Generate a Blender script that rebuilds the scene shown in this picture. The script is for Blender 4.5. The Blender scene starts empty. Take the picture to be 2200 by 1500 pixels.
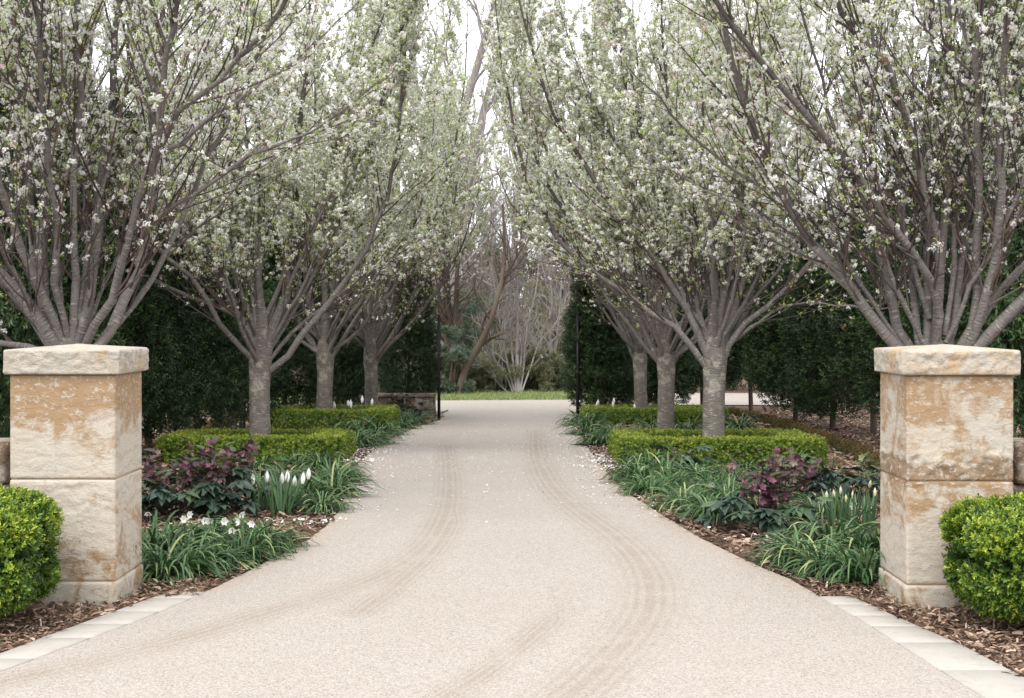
import bpy, math, random
import numpy as np
from mathutils import Vector, noise as mnoise

rng = np.random.default_rng(11)
random.seed(5)
S = bpy.context.scene
C = S.collection
EYE, F, CX, HY = 1.6, 3150.0, 1100.0, 680.0      # survey constants of the site photograph (2200 px wide)


# ------------------------------------------------------------------ terrain
def gz(y):
    """height of the ground at distance y: level at the gateposts, falling gently to the far gate"""
    return -0.0255 * np.clip(np.asarray(y, float) - 12.0, 0.0, 16.5)


def X(px, D):
    return (px - CX) / F * D


def Z(py, D):
    return EYE - (py - HY) / F * D


def ground(px, py):
    D = EYE * F / (py - HY)
    for _ in range(30):
        D = 0.5 * D + 0.5 * (EYE - float(gz(D))) * F / (py - HY)
    return np.array([X(px, D), D, float(gz(D))])


# ------------------------------------------------------------------ mesh building
def norm(a):
    return a / np.maximum(np.linalg.norm(a, axis=-1, keepdims=True), 1e-9)


class MB:
    def __init__(self):
        self.v, self.f, self.t, self.a, self.n = [], [], [], [], 0

    def add(self, v, f, tint=None, along=None):
        v = np.asarray(v, np.float32).reshape(-1, 3)
        f = np.asarray(f, np.int64)
        self.v.append(v)
        self.f.append(f + self.n)
        self.t.append(np.zeros(len(v), np.float32) if tint is None else np.broadcast_to(np.asarray(tint, np.float32), (len(v),)))
        self.a.append(np.zeros(len(v), np.float32) if along is None else np.broadcast_to(np.asarray(along, np.float32), (len(v),)))
        self.n += len(v)

    def mesh(self, name, mat, smooth=False):
        me = bpy.data.meshes.new(name)
        V = np.concatenate(self.v)
        me.vertices.add(len(V))
        me.vertices.foreach_set('co', V.ravel())
        loops = np.concatenate([f.ravel() for f in self.f])
        sizes = np.concatenate([np.full(len(f), f.shape[1]) for f in self.f])
        me.loops.add(len(loops))
        me.loops.foreach_set('vertex_index', loops.astype(np.int32))
        me.polygons.add(len(sizes))
        st = np.concatenate([[0], np.cumsum(sizes)[:-1]])
        me.polygons.foreach_set('loop_start', st.astype(np.int32))
        me.polygons.foreach_set('loop_total', sizes.astype(np.int32))
        if smooth:
            me.polygons.foreach_set('use_smooth', np.ones(len(sizes), bool))
        for nm, arr in (('tint', self.t), ('along', self.a)):
            at = me.attributes.new(nm, 'FLOAT', 'POINT')
            at.data.foreach_set('value', np.concatenate(arr).astype(np.float32))
        me.update(calc_edges=True)
        me.materials.append(mat)
        return me

    def build(self, name, mat, parent=None, smooth=False):
        return link(name, self.mesh(name, mat, smooth), parent)


def link(name, data, parent=None):
    o = bpy.data.objects.new(name, data)
    C.objects.link(o)
    if parent is not None:
        o.parent = parent
    return o


def tag(o, label=None, cat=None, group=None, kind=None):
    for k, v in (('label', label), ('category', cat), ('group', group), ('kind', kind)):
        if v:
            o[k] = v
    return o


def thing(name, label, cat, loc=(0, 0, 0), rz=0.0, group=None, sc=1.0):
    o = bpy.data.objects.new(name, None)
    o.empty_display_size = 0.1
    C.objects.link(o)
    o.location = tuple(float(c) for c in loc)
    o.rotation_euler = (0, 0, rz)
    o.scale = (sc, sc, sc)
    return tag(o, label, cat, group)


def dup(root, label, loc, rz=0.0, sc=1.0):
    r = root.copy()
    C.objects.link(r)
    r.location = tuple(float(c) for c in loc)
    r.rotation_euler = (0, 0, rz)
    r.scale = (sc, sc, sc) if np.isscalar(sc) else sc
    r['label'] = label
    for ch in root.children:
        c = ch.copy()
        C.objects.link(c)
        c.parent = r
        for g in ch.children:
            d = g.copy()
            C.objects.link(d)
            d.parent = c
    return r


def tubes(mb, P, R, sides=5, tint=None):
    """P (N,K,3) centre lines, R (N,K) radii -> quads"""
    P = np.asarray(P, float)
    R = np.asarray(R, float)
    N, K, _ = P.shape
    T = norm(np.gradient(P, axis=1))
    mean = norm(T.mean(1))
    ref = np.where(np.abs(mean[:, 2:3]) > 0.75, np.array([[1.0, 0, 0]]), np.array([[0, 0, 1.0]]))
    U = norm(np.cross(T, ref[:, None, :]))
    W = np.cross(T, U)
    a = np.arange(sides) * 2 * math.pi / sides
    ring = U[:, :, None, :] * np.cos(a)[None, None, :, None] + W[:, :, None, :] * np.sin(a)[None, None, :, None]
    V = P[:, :, None, :] + ring * R[:, :, None, None]
    i = np.arange(sides)
    j = (i + 1) % sides
    f = []
    for k in range(K - 1):
        f.append(np.stack([k * sides + i, k * sides + j, (k + 1) * sides + j, (k + 1) * sides + i], -1))
    f = np.concatenate(f)
    Fc = (f[None] + (np.arange(N) * K * sides)[:, None, None]).reshape(-1, 4)
    seg = np.linalg.norm(np.diff(P, axis=1), axis=2)
    al = np.concatenate([np.zeros((N, 1)), np.cumsum(seg, 1)], 1)
    al = np.repeat(al[:, :, None], sides, 2).ravel()
    tn = rng.random((N, 1, 1)) if tint is None else np.broadcast_to(np.asarray(tint, float).reshape(-1, 1, 1), (N, 1, 1))
    tn = np.broadcast_to(tn, (N, K, sides)).ravel()
    mb.add(V.reshape(-1, 3), Fc, tn, al)


def frames(d, roll):
    """rotation matrices whose first column is d, rolled about it"""
    d = norm(np.asarray(d, float))
    ref = np.where(np.abs(d[:, 2:3]) > 0.9, np.array([[1.0, 0, 0]]), np.array([[0, 0, 1.0]]))
    u = norm(np.cross(ref, d))
    w = np.cross(d, u)
    c, s = np.cos(roll)[:, None], np.sin(roll)[:, None]
    return np.stack([d, u * c + w * s, -u * s + w * c], axis=2)


def scatter(mb, tv, tf, pos, M, sc, tint=None, tt=None):
    N, m = len(pos), len(tv)
    if N == 0:
        return
    V = np.einsum('nij,mj->nmi', M, tv) * np.asarray(sc)[:, None, None] + np.asarray(pos)[:, None, :]
    Fc = (np.asarray(tf)[None] + (np.arange(N) * m)[:, None, None]).reshape(-1, np.asarray(tf).shape[1])
    t = np.zeros((N, m)) if tint is None else np.repeat(np.asarray(tint)[:, None], m, 1)
    if tt is not None:
        t = t + tt[None, :]
    mb.add(V.reshape(-1, 3), Fc, t.ravel())


def rdir(n):
    return norm(rng.normal(size=(n, 3)))


# leaf template: two quads folded on the midrib, pointing along +x
def leaf_t(w=0.4, fold=0.08, curl=-0.1):
    v = np.array([[0, 0, 0], [0.5, 0, -0.02 + curl * 0.3], [1, 0, curl], [0.48, w / 2, fold], [0.48, -w / 2, fold]], float)
    return v, np.array([[0, 1, 2, 3], [0, 4, 2, 1]])


def compound(items):
    """items: (verts, faces, pos, dir, roll, scale, tint)"""
    V, Fc, T, n = [], [], [], 0
    for v, f, p, d, r, s, t in items:
        M = frames(np.array([d], float), np.array([r]))[0]
        V.append((M @ v.T).T * s + np.array(p))
        Fc.append(f + n)
        T.append(np.full(len(v), t))
        n += len(v)
    return np.concatenate(V), np.concatenate(Fc), np.concatenate(T)


# ------------------------------------------------------------------ materials
class NT:
    def __init__(self, name):
        self.m = bpy.data.materials.new(name)
        self.m.use_nodes = True
        self.t = self.m.node_tree
        self.t.nodes.clear()
        self.out = self.n('ShaderNodeOutputMaterial')

    def n(self, typ, **kw):
        nd = self.t.nodes.new(typ)
        for k, v in kw.items():
            if k.startswith('i_'):
                key = k[2:]
                nd.inputs[int(key) if key.isdigit() else key.replace('_', ' ')].default_value = v
            else:
                setattr(nd, k, v)
        return nd

    def l(self, a, b):
        self.t.links.new(a, b)

    def math(self, op, a, b=None, c=None, clamp=False):
        nd = self.n('ShaderNodeMath', operation=op, use_clamp=clamp)
        for i, x in enumerate((a, b, c)):
            if x is None:
                continue
            if isinstance(x, (int, float)):
                nd.inputs[i].default_value = x
            else:
                self.l(x, nd.inputs[i])
        return nd.outputs[0]

    def mix(self, fac, a, b, mode='MIX'):
        nd = self.n('ShaderNodeMixRGB', blend_type=mode)
        for i, x in enumerate((fac, a, b)):
            if isinstance(x, (int, float)):
                nd.inputs[i].default_value = x if i == 0 else (x, x, x, 1)
            elif isinstance(x, tuple):
                nd.inputs[i].default_value = (*x, 1) if len(x) == 3 else x
            else:
                self.l(x, nd.inputs[i])
        return nd.outputs[0]

    def ramp(self, fac, stops, interp='LINEAR'):
        nd = self.n('ShaderNodeValToRGB')
        cr = nd.color_ramp
        cr.interpolation = interp
        while len(cr.elements) < len(stops):
            cr.elements.new(0.5)
        for e, (p, c) in zip(cr.elements, stops):
            e.position = p
            e.color = (c, c, c, 1) if isinstance(c, (int, float)) else (*c, 1)
        self.l(fac, nd.inputs[0])
        return nd.outputs[0]

    def attr(self, name):
        return self.n('ShaderNodeAttribute', attribute_name=name).outputs['Fac']

    def coord(self):
        return self.n('ShaderNodeTexCoord').outputs['Object']

    def map(self, vec, scale):
        nd = self.n('ShaderNodeMapping')
        nd.inputs['Scale'].default_value = scale
        self.l(vec, nd.inputs['Vector'])
        return nd.outputs[0]

    def noise(self, vec, scale, detail=4, rough=0.55, dist=0.0):
        nd = self.n('ShaderNodeTexNoise')
        nd.inputs['Scale'].default_value = scale
        nd.inputs['Detail'].default_value = detail
        nd.inputs['Roughness'].default_value = rough
        nd.inputs['Distortion'].default_value = dist
        if vec is not None:
            self.l(vec, nd.inputs['Vector'])
        return nd.outputs['Fac']

    def voronoi(self, vec, scale, feature='F1', rand=1.0):
        nd = self.n('ShaderNodeTexVoronoi', feature=feature)
        nd.inputs['Scale'].default_value = scale
        nd.inputs['Randomness'].default_value = rand
        if vec is not None:
            self.l(vec, nd.inputs['Vector'])
        return nd

    def bump(self, h, strength, dist):
        nd = self.n('ShaderNodeBump')
        nd.inputs['Strength'].default_value = strength
        nd.inputs['Distance'].default_value = dist
        self.l(h, nd.inputs['Height'])
        return nd.outputs[0]

    def finish(self, col, rough=0.7, spec=0.3, bump=None, trans=0.0, tcol=None):
        p = self.n('ShaderNodeBsdfPrincipled')
        if isinstance(col, tuple):
            p.inputs['Base Color'].default_value = (*col, 1)
        else:
            self.l(col, p.inputs['Base Color'])
        if isinstance(rough, (int, float)):
            p.inputs['Roughness'].default_value = rough
        else:
            self.l(rough, p.inputs['Roughness'])
        p.inputs['Specular IOR Level'].default_value = spec
        if bump is not None:
            self.l(bump, p.inputs['Normal'])
        sh = p.outputs[0]
        if trans > 0:
            tr = self.n('ShaderNodeBsdfTranslucent')
            if isinstance(col, tuple):
                tr.inputs['Color'].default_value = (*col, 1)
            else:
                self.l(col, tr.inputs['Color'])
            mx = self.n('ShaderNodeMixShader')
            mx.inputs[0].default_value = trans
            self.l(sh, mx.inputs[1])
            self.l(tr.outputs[0], mx.inputs[2])
            sh = mx.outputs[0]
        self.l(sh, self.out.inputs['Surface'])
        return self.m


def leafmat(name, stops, rough=0.5, spec=0.35, trans=0.2):
    g = NT(name)
    return g.finish(g.ramp(g.attr('tint'), stops), rough, spec, None, trans)


def barkmat(name, dark, light, lichen, lich=0.52, lent=True, young=None):
    g = NT(name)
    co, al, ti = g.coord(), g.attr('along'), g.attr('tint')
    base = g.mix(g.noise(co, 7, 4), dark, light)
    sep = g.n('ShaderNodeSeparateXYZ')
    g.l(co, sep.inputs[0])
    cb = g.n('ShaderNodeCombineXYZ')
    g.l(g.math('MULTIPLY', sep.outputs[0], 13.0), cb.inputs[0])
    g.l(g.math('MULTIPLY', sep.outputs[1], 13.0), cb.inputs[1])
    g.l(g.math('MULTIPLY', al, 75.0), cb.inputs[2])
    ln = g.noise(cb.outputs[0], 1.0, 2, 0.5)
    if lent:
        base = g.mix(g.math('MULTIPLY', g.ramp(ln, [(0.60, 0.0), (0.68, 1.0)]), 0.6), base, lichen)
        base = g.mix(g.math('MULTIPLY', g.ramp(ln, [(0.30, 1.0), (0.40, 0.0)]), 0.45), base, tuple(c * 0.45 for c in dark))
    lm = g.noise(co, 5.5, 8, 0.7)
    base = g.mix(g.math('MULTIPLY', g.ramp(lm, [(lich, 0.0), (lich + 0.1, 1.0)]), 0.65), base, lichen)
    if young:
        base = g.mix(g.ramp(g.math('DIVIDE', al, 6.0), [(0.20, 0.0), (0.5, 0.8)]), base, young)
    base = g.mix(0.22, base, g.ramp(ti, [(0, 0.10), (1, 0.42)]), 'OVERLAY')
    h = g.math('ADD', g.math('MULTIPLY', ln, 0.8), g.noise(co, 60, 3))
    return g.finish(base, 0.85, 0.25, g.bump(h, 0.75, 0.015))


M = {}
M['bark'] = barkmat('pear_bark', (0.115, 0.098, 0.086), (0.235, 0.208, 0.185), (0.46, 0.445, 0.36))
M['limb_bark'] = barkmat('limb_bark', (0.135, 0.120, 0.110), (0.27, 0.245, 0.228), (0.46, 0.44, 0.38), 0.60, True, (0.088, 0.074, 0.068))
M['twig'] = leafmat('twig_bark', [(0, (0.046, 0.036, 0.034)), (0.7, (0.115, 0.094, 0.088)), (1, (0.14, 0.085, 0.075))], 0.75, 0.25, 0)
M['blossom'] = leafmat('white_blossom', [(0, (0.70, 0.69, 0.60)), (0.25, (0.85, 0.85, 0.79)), (0.9, (0.90, 0.90, 0.87)), (1, (0.80, 0.62, 0.62))], 0.6, 0.2, 0.5)
M['new_leaf'] = leafmat('new_leaf', [(0, (0.25, 0.32, 0.09)), (0.6, (0.44, 0.54, 0.18)), (0.85, (0.55, 0.62, 0.27)), (0.93, (0.32, 0.17, 0.11)), (1, (0.27, 0.12, 0.09))], 0.5, 0.3, 0.45)
M['screen_leaf'] = leafmat('screen_leaf', [(0, (0.018, 0.038, 0.014)), (0.5, (0.042, 0.080, 0.026)), (0.85, (0.085, 0.145, 0.042)), (1, (0.17, 0.24, 0.06))], 0.40, 0.36, 0.15)
M['box_leaf'] = leafmat('box_leaf', [(0, (0.020, 0.052, 0.010)), (0.4, (0.055, 0.115, 0.016)), (0.7, (0.16, 0.26, 0.026)), (1, (0.40, 0.48, 0.05))], 0.4, 0.4, 0.22)
M['hedge_leaf'] = leafmat('hedge_leaf', [(0, (0.05, 0.095, 0.016)), (0.4, (0.13, 0.205, 0.028)), (0.75, (0.30, 0.36, 0.045)), (0.9, (0.42, 0.40, 0.07)), (1, (0.40, 0.24, 0.08))], 0.45, 0.35, 0.22)
M['russet_leaf'] = leafmat('russet_leaf', [(0, (0.06, 0.07, 0.02)), (0.5, (0.12, 0.10, 0.03)), (1, (0.22, 0.10, 0.04))], 0.5, 0.3, 0.2)
M['strap_leaf'] = leafmat('strap_leaf', [(0, (0.018, 0.052, 0.020)), (0.5, (0.050, 0.118, 0.038)), (0.85, (0.17, 0.26, 0.11)), (1, (0.40, 0.42, 0.18))], 0.33, 0.30, 0.15)
M['bulb_leaf'] = leafmat('bulb_leaf', [(0, (0.045, 0.10, 0.055)), (1, (0.12, 0.22, 0.085))], 0.38, 0.45, 0.15)
M['hell_leaf'] = leafmat('hellebore_leaf', [(0, (0.020, 0.042, 0.030)), (0.5, (0.040, 0.072, 0.048)), (0.8, (0.075, 0.125, 0.055)), (1, (0.12, 0.19, 0.06))], 0.36, 0.45, 0.1)
M['hell_bract'] = leafmat('hellebore_bract', [(0, (0.045, 0.026, 0.032)), (0.5, (0.080, 0.040, 0.045)), (0.8, (0.06, 0.07, 0.036)), (1, (0.10, 0.13, 0.05))], 0.42, 0.4, 0.12)
M['hell_flower'] = leafmat('hellebore_flower', [(0, (0.12, 0.042, 0.072)), (0.5, (0.24, 0.095, 0.145)), (0.75, (0.34, 0.20, 0.22)), (1, (0.38, 0.40, 0.19))], 0.5, 0.3, 0.2)
M['petal'] = leafmat('white_petal', [(0, (0.80, 0.80, 0.66)), (0.5, (0.86, 0.86, 0.80)), (1, (0.88, 0.88, 0.86))], 0.5, 0.3, 0.3)
M['cream_petal'] = leafmat('cream_petal', [(0, (0.62, 0.66, 0.34)), (1, (0.84, 0.82, 0.58))], 0.5, 0.3, 0.25)
M['fallen'] = leafmat('fallen_petal', [(0, (0.62, 0.58, 0.55)), (1, (0.86, 0.85, 0.84))], 0.6, 0.2, 0.1)
M['chip'] = leafmat('bark_chip', [(0, (0.060, 0.036, 0.025)), (0.4, (0.16, 0.097, 0.065)), (0.75, (0.30, 0.20, 0.14)), (1, (0.50, 0.39, 0.30))], 0.8, 0.25, 0)
M['olive_leaf'] = leafmat('wood_leaf', [(0, (0.15, 0.16, 0.095)), (0.5, (0.25, 0.26, 0.155)), (1, (0.38, 0.38, 0.24))], 0.6, 0.2, 0.6)
M['blue_leaf'] = leafmat('blue_green_leaf', [(0, (0.05, 0.075, 0.05)), (1, (0.17, 0.22, 0.15))], 0.55, 0.3, 0.2)
M['pale_bark'] = leafmat('pale_bark', [(0, (0.21, 0.185, 0.175)), (1, (0.35, 0.32, 0.305))], 0.85, 0.2, 0)
M['brown_bark'] = leafmat('brown_bark', [(0, (0.085, 0.062, 0.048)), (1, (0.17, 0.13, 0.105))], 0.85, 0.2, 0)
M['dark_bark'] = leafmat('dark_bark', [(0, (0.060, 0.044, 0.034)), (1, (0.125, 0.095, 0.075))], 0.85, 0.2, 0)
M['grass'] = leafmat('grass_blade', [(0, (0.13, 0.17, 0.055)), (1, (0.24, 0.28, 0.11))], 0.5, 0.3, 0.25)


def m_drive():
    g = NT('exposed_aggregate')
    co = g.coord()
    v1 = g.voronoi(co, 125)
    v2 = g.voronoi(co, 190)
    sep = g.n('ShaderNodeSeparateColor')
    g.l(v1.outputs['Color'], sep.inputs[0])
    peb = g.ramp(sep.outputs[0], [(0.0, (0.095, 0.066, 0.046)), (0.08, (0.20, 0.15, 0.108)), (0.22, (0.352, 0.298, 0.247)), (0.6, (0.425, 0.380, 0.334)), (1.0, (0.53, 0.497, 0.462))])
    sep2 = g.n('ShaderNodeSeparateColor')
    g.l(v2.outputs['Color'], sep2.inputs[0])
    peb = g.mix(0.35, peb, g.ramp(sep2.outputs[1], [(0, (0.26, 0.20, 0.155)), (0.5, (0.44, 0.385, 0.33)), (1, (0.60, 0.56, 0.52))]))
    gap = g.ramp(v1.outputs['Distance'], [(0.45, 1.0), (0.75, 0.68)])
    col = g.mix(0.8, peb, gap, 'MULTIPLY')
    # broad patches
    col = g.mix(0.35, col, g.mix(g.noise(co, 0.7, 5, 0.6), (0.315, 0.273, 0.232), (0.44, 0.408, 0.376)))
    # tyre wear: brown dust pressed in lines along the wheel paths
    d = g.attr('tint')
    band = g.ramp(d, [(0.06, 1.0), (0.20, 0.0)])
    stripes = g.math('MULTIPLY_ADD', g.math('SINE', g.math('MULTIPLY', d, 130.0)), 0.5, 0.5)
    wear = g.math('MULTIPLY', band, g.math('MULTIPLY_ADD', stripes, 0.7, 0.3))
    wear = g.math('MULTIPLY', wear, g.ramp(g.noise(co, 2.4, 5, 0.65), [(0.33, 0.35), (0.60, 1.0)]))
    col = g.mix(g.math('MULTIPLY', wear, 0.55), col, (0.255, 0.205, 0.155))
    # scattered dark crumbs
    v3 = g.voronoi(co, 9.0)
    crumb = g.ramp(v3.outputs['Distance'], [(0.035, 1.0), (0.05, 0.0)])
    col = g.mix(g.math('MULTIPLY', crumb, 0.6), col, (0.12, 0.08, 0.055))
    # a browner tone along the beds where soil washes in
    e = g.attr('along')
    col = g.mix(g.math('MULTIPLY', g.ramp(e, [(0.0, 1.0), (0.18, 0.0)]), 0.35), col, (0.36, 0.26, 0.18))
    h = g.math('MULTIPLY', v1.outputs['Distance'], -1.0)
    return g.finish(col, 0.8, 0.2, g.bump(h, 0.5, 0.006))


def m_soil():
    g = NT('mulch_soil')
    co = g.coord()
    v = g.voronoi(g.map(co, (1, 1.8, 1)), 28)
    sep = g.n('ShaderNodeSeparateColor')
    g.l(v.outputs['Color'], sep.inputs[0])
    col = g.ramp(sep.outputs[0], [(0, (0.045, 0.028, 0.02)), (0.6, (0.12, 0.075, 0.05)), (1, (0.27, 0.185, 0.13))])
    return g.finish(col, 0.9, 0.15, g.bump(v.outputs['Distance'], 0.8, 0.02))


def m_lawn():
    g = NT('lawn')
    co = g.coord()
    col = g.mix(g.noise(co, 1.5, 6, 0.7), (0.15, 0.19, 0.065), (0.22, 0.255, 0.10))
    return g.finish(col, 0.8, 0.2, g.bump(g.noise(co, 60, 3), 0.6, 0.03))


def m_stone(name, tan, brown, cream=(0.50, 0.42, 0.315), seed=0.0, tanc=(0.275, 0.185, 0.105), brownc=(0.21, 0.135, 0.075), bumps=0.5):
    """sandstone; tan / brown: mineral-stain amounts up the block heights (z / 1.45)"""
    g = NT(name)
    co0 = g.coord()
    mp = g.n('ShaderNodeMapping')
    mp.inputs['Location'].default_value = (seed, seed * 1.7, seed * 0.6)
    g.l(co0, mp.inputs['Vector'])
    co = mp.outputs[0]
    sep = g.n('ShaderNodeSeparateXYZ')
    g.l(co0, sep.inputs[0])
    slope = g.math('ADD', g.math('DIVIDE', sep.outputs[2], 1.45), g.math('MULTIPLY', sep.outputs[0], -0.03))
    zz = g.math('ADD', slope, g.math('MULTIPLY_ADD', g.noise(co, 3.0, 3), 0.10, -0.05), clamp=True)
    n1 = g.noise(co, 5.0, 9, 0.68, 0.6)
    n2 = g.noise(g.map(co, (1, 1, 2.6)), 9.0, 8, 0.7, 0.3)
    base = g.mix(g.noise(co, 3.5, 6, 0.6), cream, (0.46, 0.435, 0.395))
    tm = g.math('ADD', g.ramp(zz, tan), g.math('MULTIPLY_ADD', n1, 2.3, -1.15), clamp=True)
    col = g.mix(g.ramp(tm, [(0.36, 0.0), (0.62, 1.0)]), base, g.mix(n2, tanc, tuple(min(1, c * 1.35 + 0.02) for c in tanc)))
    bm = g.math('ADD', g.ramp(zz, brown), g.math('MULTIPLY_ADD', n2, 1.6, -0.8), clamp=True)
    col = g.mix(g.math('MULTIPLY', g.ramp(bm, [(0.42, 0.0), (0.62, 1.0)]), 0.8), col, brownc)
    # bedding veins
    wv = g.n('ShaderNodeTexWave', bands_direction='Z')
    wv.inputs['Scale'].default_value = 3.2
    wv.inputs['Distortion'].default_value = 9.0
    wv.inputs['Detail'].default_value = 4
    wv.inputs['Detail Scale'].default_value = 1.2
    g.l(co, wv.inputs['Vector'])
    col = g.mix(g.math('MULTIPLY', g.ramp(wv.outputs['Fac'], [(0.82, 0.0), (0.97, 1.0)]), 0.20), col, brownc)
    # pale weathered flecks, dark pits
    fl = g.noise(g.map(co, (1, 1, 1.7)), 26.0, 6, 0.7)
    col = g.mix(g.math('MULTIPLY', g.ramp(fl, [(0.54, 0.0), (0.62, 1.0)]), 0.75), col, (0.50, 0.46, 0.40))
    pit = g.noise(co, 75.0, 3, 0.5)
    col = g.mix(g.math('MULTIPLY', g.ramp(pit, [(0.26, 1.0), (0.33, 0.0)]), 0.65), col, (0.12, 0.09, 0.06))
    # green-black algae film at the foot
    foot = g.math('MULTIPLY', g.ramp(zz, [(0.0, 1.0), (0.075, 0.0)]), g.ramp(n1, [(0.42, 0.0), (0.6, 1.0)]))
    col = g.mix(g.math('MULTIPLY', foot, 0.6), col, (0.10, 0.105, 0.05))
    h = g.math('ADD', g.math('MULTIPLY', n2, 0.8), g.math('ADD', g.math('MULTIPLY', fl, 0.5), g.math('MULTIPLY', pit, 0.35)))
    return g.finish(col, 0.88, 0.2, g.bump(h, bumps, 0.02))


def m_paver():
    g = NT('limestone_paver')
    co = g.coord()
    col = g.mix(g.noise(co, 4, 6, 0.65), (0.365, 0.338, 0.295), (0.455, 0.428, 0.385))
    col = g.mix(g.math('MULTIPLY', g.ramp(g.noise(co, 14, 6, 0.7), [(0.50, 0.0), (0.72, 1.0)]), 0.5), col, (0.30, 0.255, 0.19))
    return g.finish(col, 0.8, 0.25, g.bump(g.noise(co, 120, 3), 0.25, 0.004))


def m_plain(name, col, rough, spec=0.3):
    g = NT(name)
    co = g.coord()
    return g.finish(g.mix(g.noise(co, 6, 5), tuple(c * 0.8 for c in col), col), rough, spec, g.bump(g.noise(co, 40, 3), 0.15, 0.004))


M['drive'] = m_drive()
M['soil'] = m_soil()
M['lawn'] = m_lawn()
M['paver'] = m_paver()
M['black'] = m_plain('black_iron', (0.012, 0.012, 0.013), 0.45, 0.5)
M['fence'] = m_plain('pale_boards', (0.50, 0.47, 0.38), 0.8)
M['stoneL'] = m_stone('sandstone_tan_top', [(0, 0.42), (0.085, 0.42), (0.10, 0.40), (0.46, 0.28), (0.50, 0.15), (0.62, 0.28), (0.72, 0.60), (0.78, 0.95), (1, 0.95)],
                      [(0, 0.10), (0.10, 0.2), (0.13, 0.52), (0.21, 0.36), (0.26, 0.02), (0.47, 0.1), (0.50, 0.25), (0.53, 0.02), (1, 0.0)], seed=3.1)
M['stoneR'] = m_stone('sandstone_brown_band', [(0, 0.42), (0.085, 0.40), (0.10, 0.10), (0.26, 0.12), (0.36, 0.50), (0.46, 0.50), (0.49, 0.5), (0.58, 0.42), (0.64, 0.35), (0.78, 0.62), (0.9, 0.6), (1, 0.5)],
                      [(0, 0.08), (0.12, 0.12), (0.28, 0.02), (0.38, 0.32), (0.46, 0.2), (0.49, 0.72), (0.55, 0.68), (0.60, 0.06), (1, 0.02)], seed=11.7)
M['capL'] = m_stone('sandstone_cap_grey', [(0, 0.3), (1, 0.3)], [(0, 0.02), (1, 0.02)], (0.46, 0.40, 0.31), 7.3, (0.36, 0.275, 0.18), (0.26, 0.21, 0.15), 1.0)
M['capR'] = m_stone('sandstone_cap_cream', [(0, 0.42), (1, 0.42)], [(0, 0.0), (1, 0.0)], (0.47, 0.40, 0.31), 17.9, (0.40, 0.29, 0.18), (0.28, 0.21, 0.14), 0.9)
M['wall_stone'] = m_stone('wall_sandstone', [(0, 0.45), (1, 0.45)], [(0, 0.42), (1, 0.42)], (0.24, 0.20, 0.155), 23.0, (0.16, 0.11, 0.07), (0.09, 0.065, 0.045))

# ------------------------------------------------------------------ ground, drive, lawn
def sheet(name, xs, ys, zf, mat, kind='structure'):
    xs, ys = np.asarray(xs, float), np.asarray(ys, float)
    gx, gy = np.meshgrid(xs, ys)
    V = np.stack([gx, gy, zf(gx, gy)], -1).reshape(-1, 3)
    nx = len(xs)
    r, c = np.meshgrid(np.arange(len(ys) - 1), np.arange(nx - 1), indexing='ij')
    a = (r * nx + c).ravel()
    mb = MB()
    mb.add(V, np.stack([a, a + 1, a + nx + 1, a + nx], -1))
    return tag(mb.build(name, mat, smooth=True), kind=kind)


sheet('ground', np.linspace(-500, 500, 3), [-100, 3, 8, 11, 12, 13, 16, 20, 24, 27.5, 28.5, 29.5, 45, 700], lambda x, y: gz(y) - 0.015, M['soil'])

EL = [(945, 903), (905, 915), (880, 925), (845, 942), (815, 960), (785, 982), (765, 1002), (751, 1030), (743, 1055), (735, 1085), (715, 1120), (668, 1158), (605, 1193), (520, 1236), (440, 1275)]
ER = [(1238, 903), (1246, 930), (1262, 962), (1300, 1012), (1340, 1056), (1415, 1104), (1500, 1155), (1600, 1205), (1700, 1248), (1762, 1285)]
KLi = [(440, 1275), (390, 1298), (300, 1335), (150, 1391), (0, 1447), (-160, 1500), (-700, 1660)]
KLo = [(365, 1275), (290, 1301), (200, 1334), (100, 1371), (0, 1409), (-160, 1464), (-700, 1630)]
KRi = [(1762, 1285), (1850, 1335), (1950, 1400), (2050, 1463), (2110, 1500), (2400, 1660)]
KRo = [(1830, 1285), (1930, 1331), (2060, 1387), (2200, 1460), (2290, 1505), (2600, 1660)]


def edgefn(pts):
    g = np.array([ground(*p) for p in pts])
    o = np.argsort(g[:, 1])
    y, x = g[o, 1], g[o, 0]
    return lambda q: np.interp(q, y, x)


left_edge = edgefn(EL + KLi[1:])
right_edge = edgefn(ER + KRi[1:])
kl_o, kr_o = edgefn(KLo), edgefn(KRo)

TRACKS = [
    ([(958, 960), (968, 1040), (962, 1100), (930, 1165), (850, 1225), (740, 1272), (600, 1312), (430, 1365), (250, 1412), (60, 1455), (-100, 1490)], 1.0),
    ([(985, 1040), (975, 1120), (930, 1190), (850, 1262), (770, 1320)], 1.25),
    ([(1152, 925), (1150, 975), (1178, 1040), (1235, 1095), (1310, 1145), (1368, 1195), (1398, 1250), (1398, 1310), (1360, 1370), (1290, 1440), (1215, 1505), (1100, 1580)], 0.8),
    ([(1230, 1265), (1190, 1330), (1110, 1400), (1000, 1475), (880, 1545)], 1.45),
]


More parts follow.
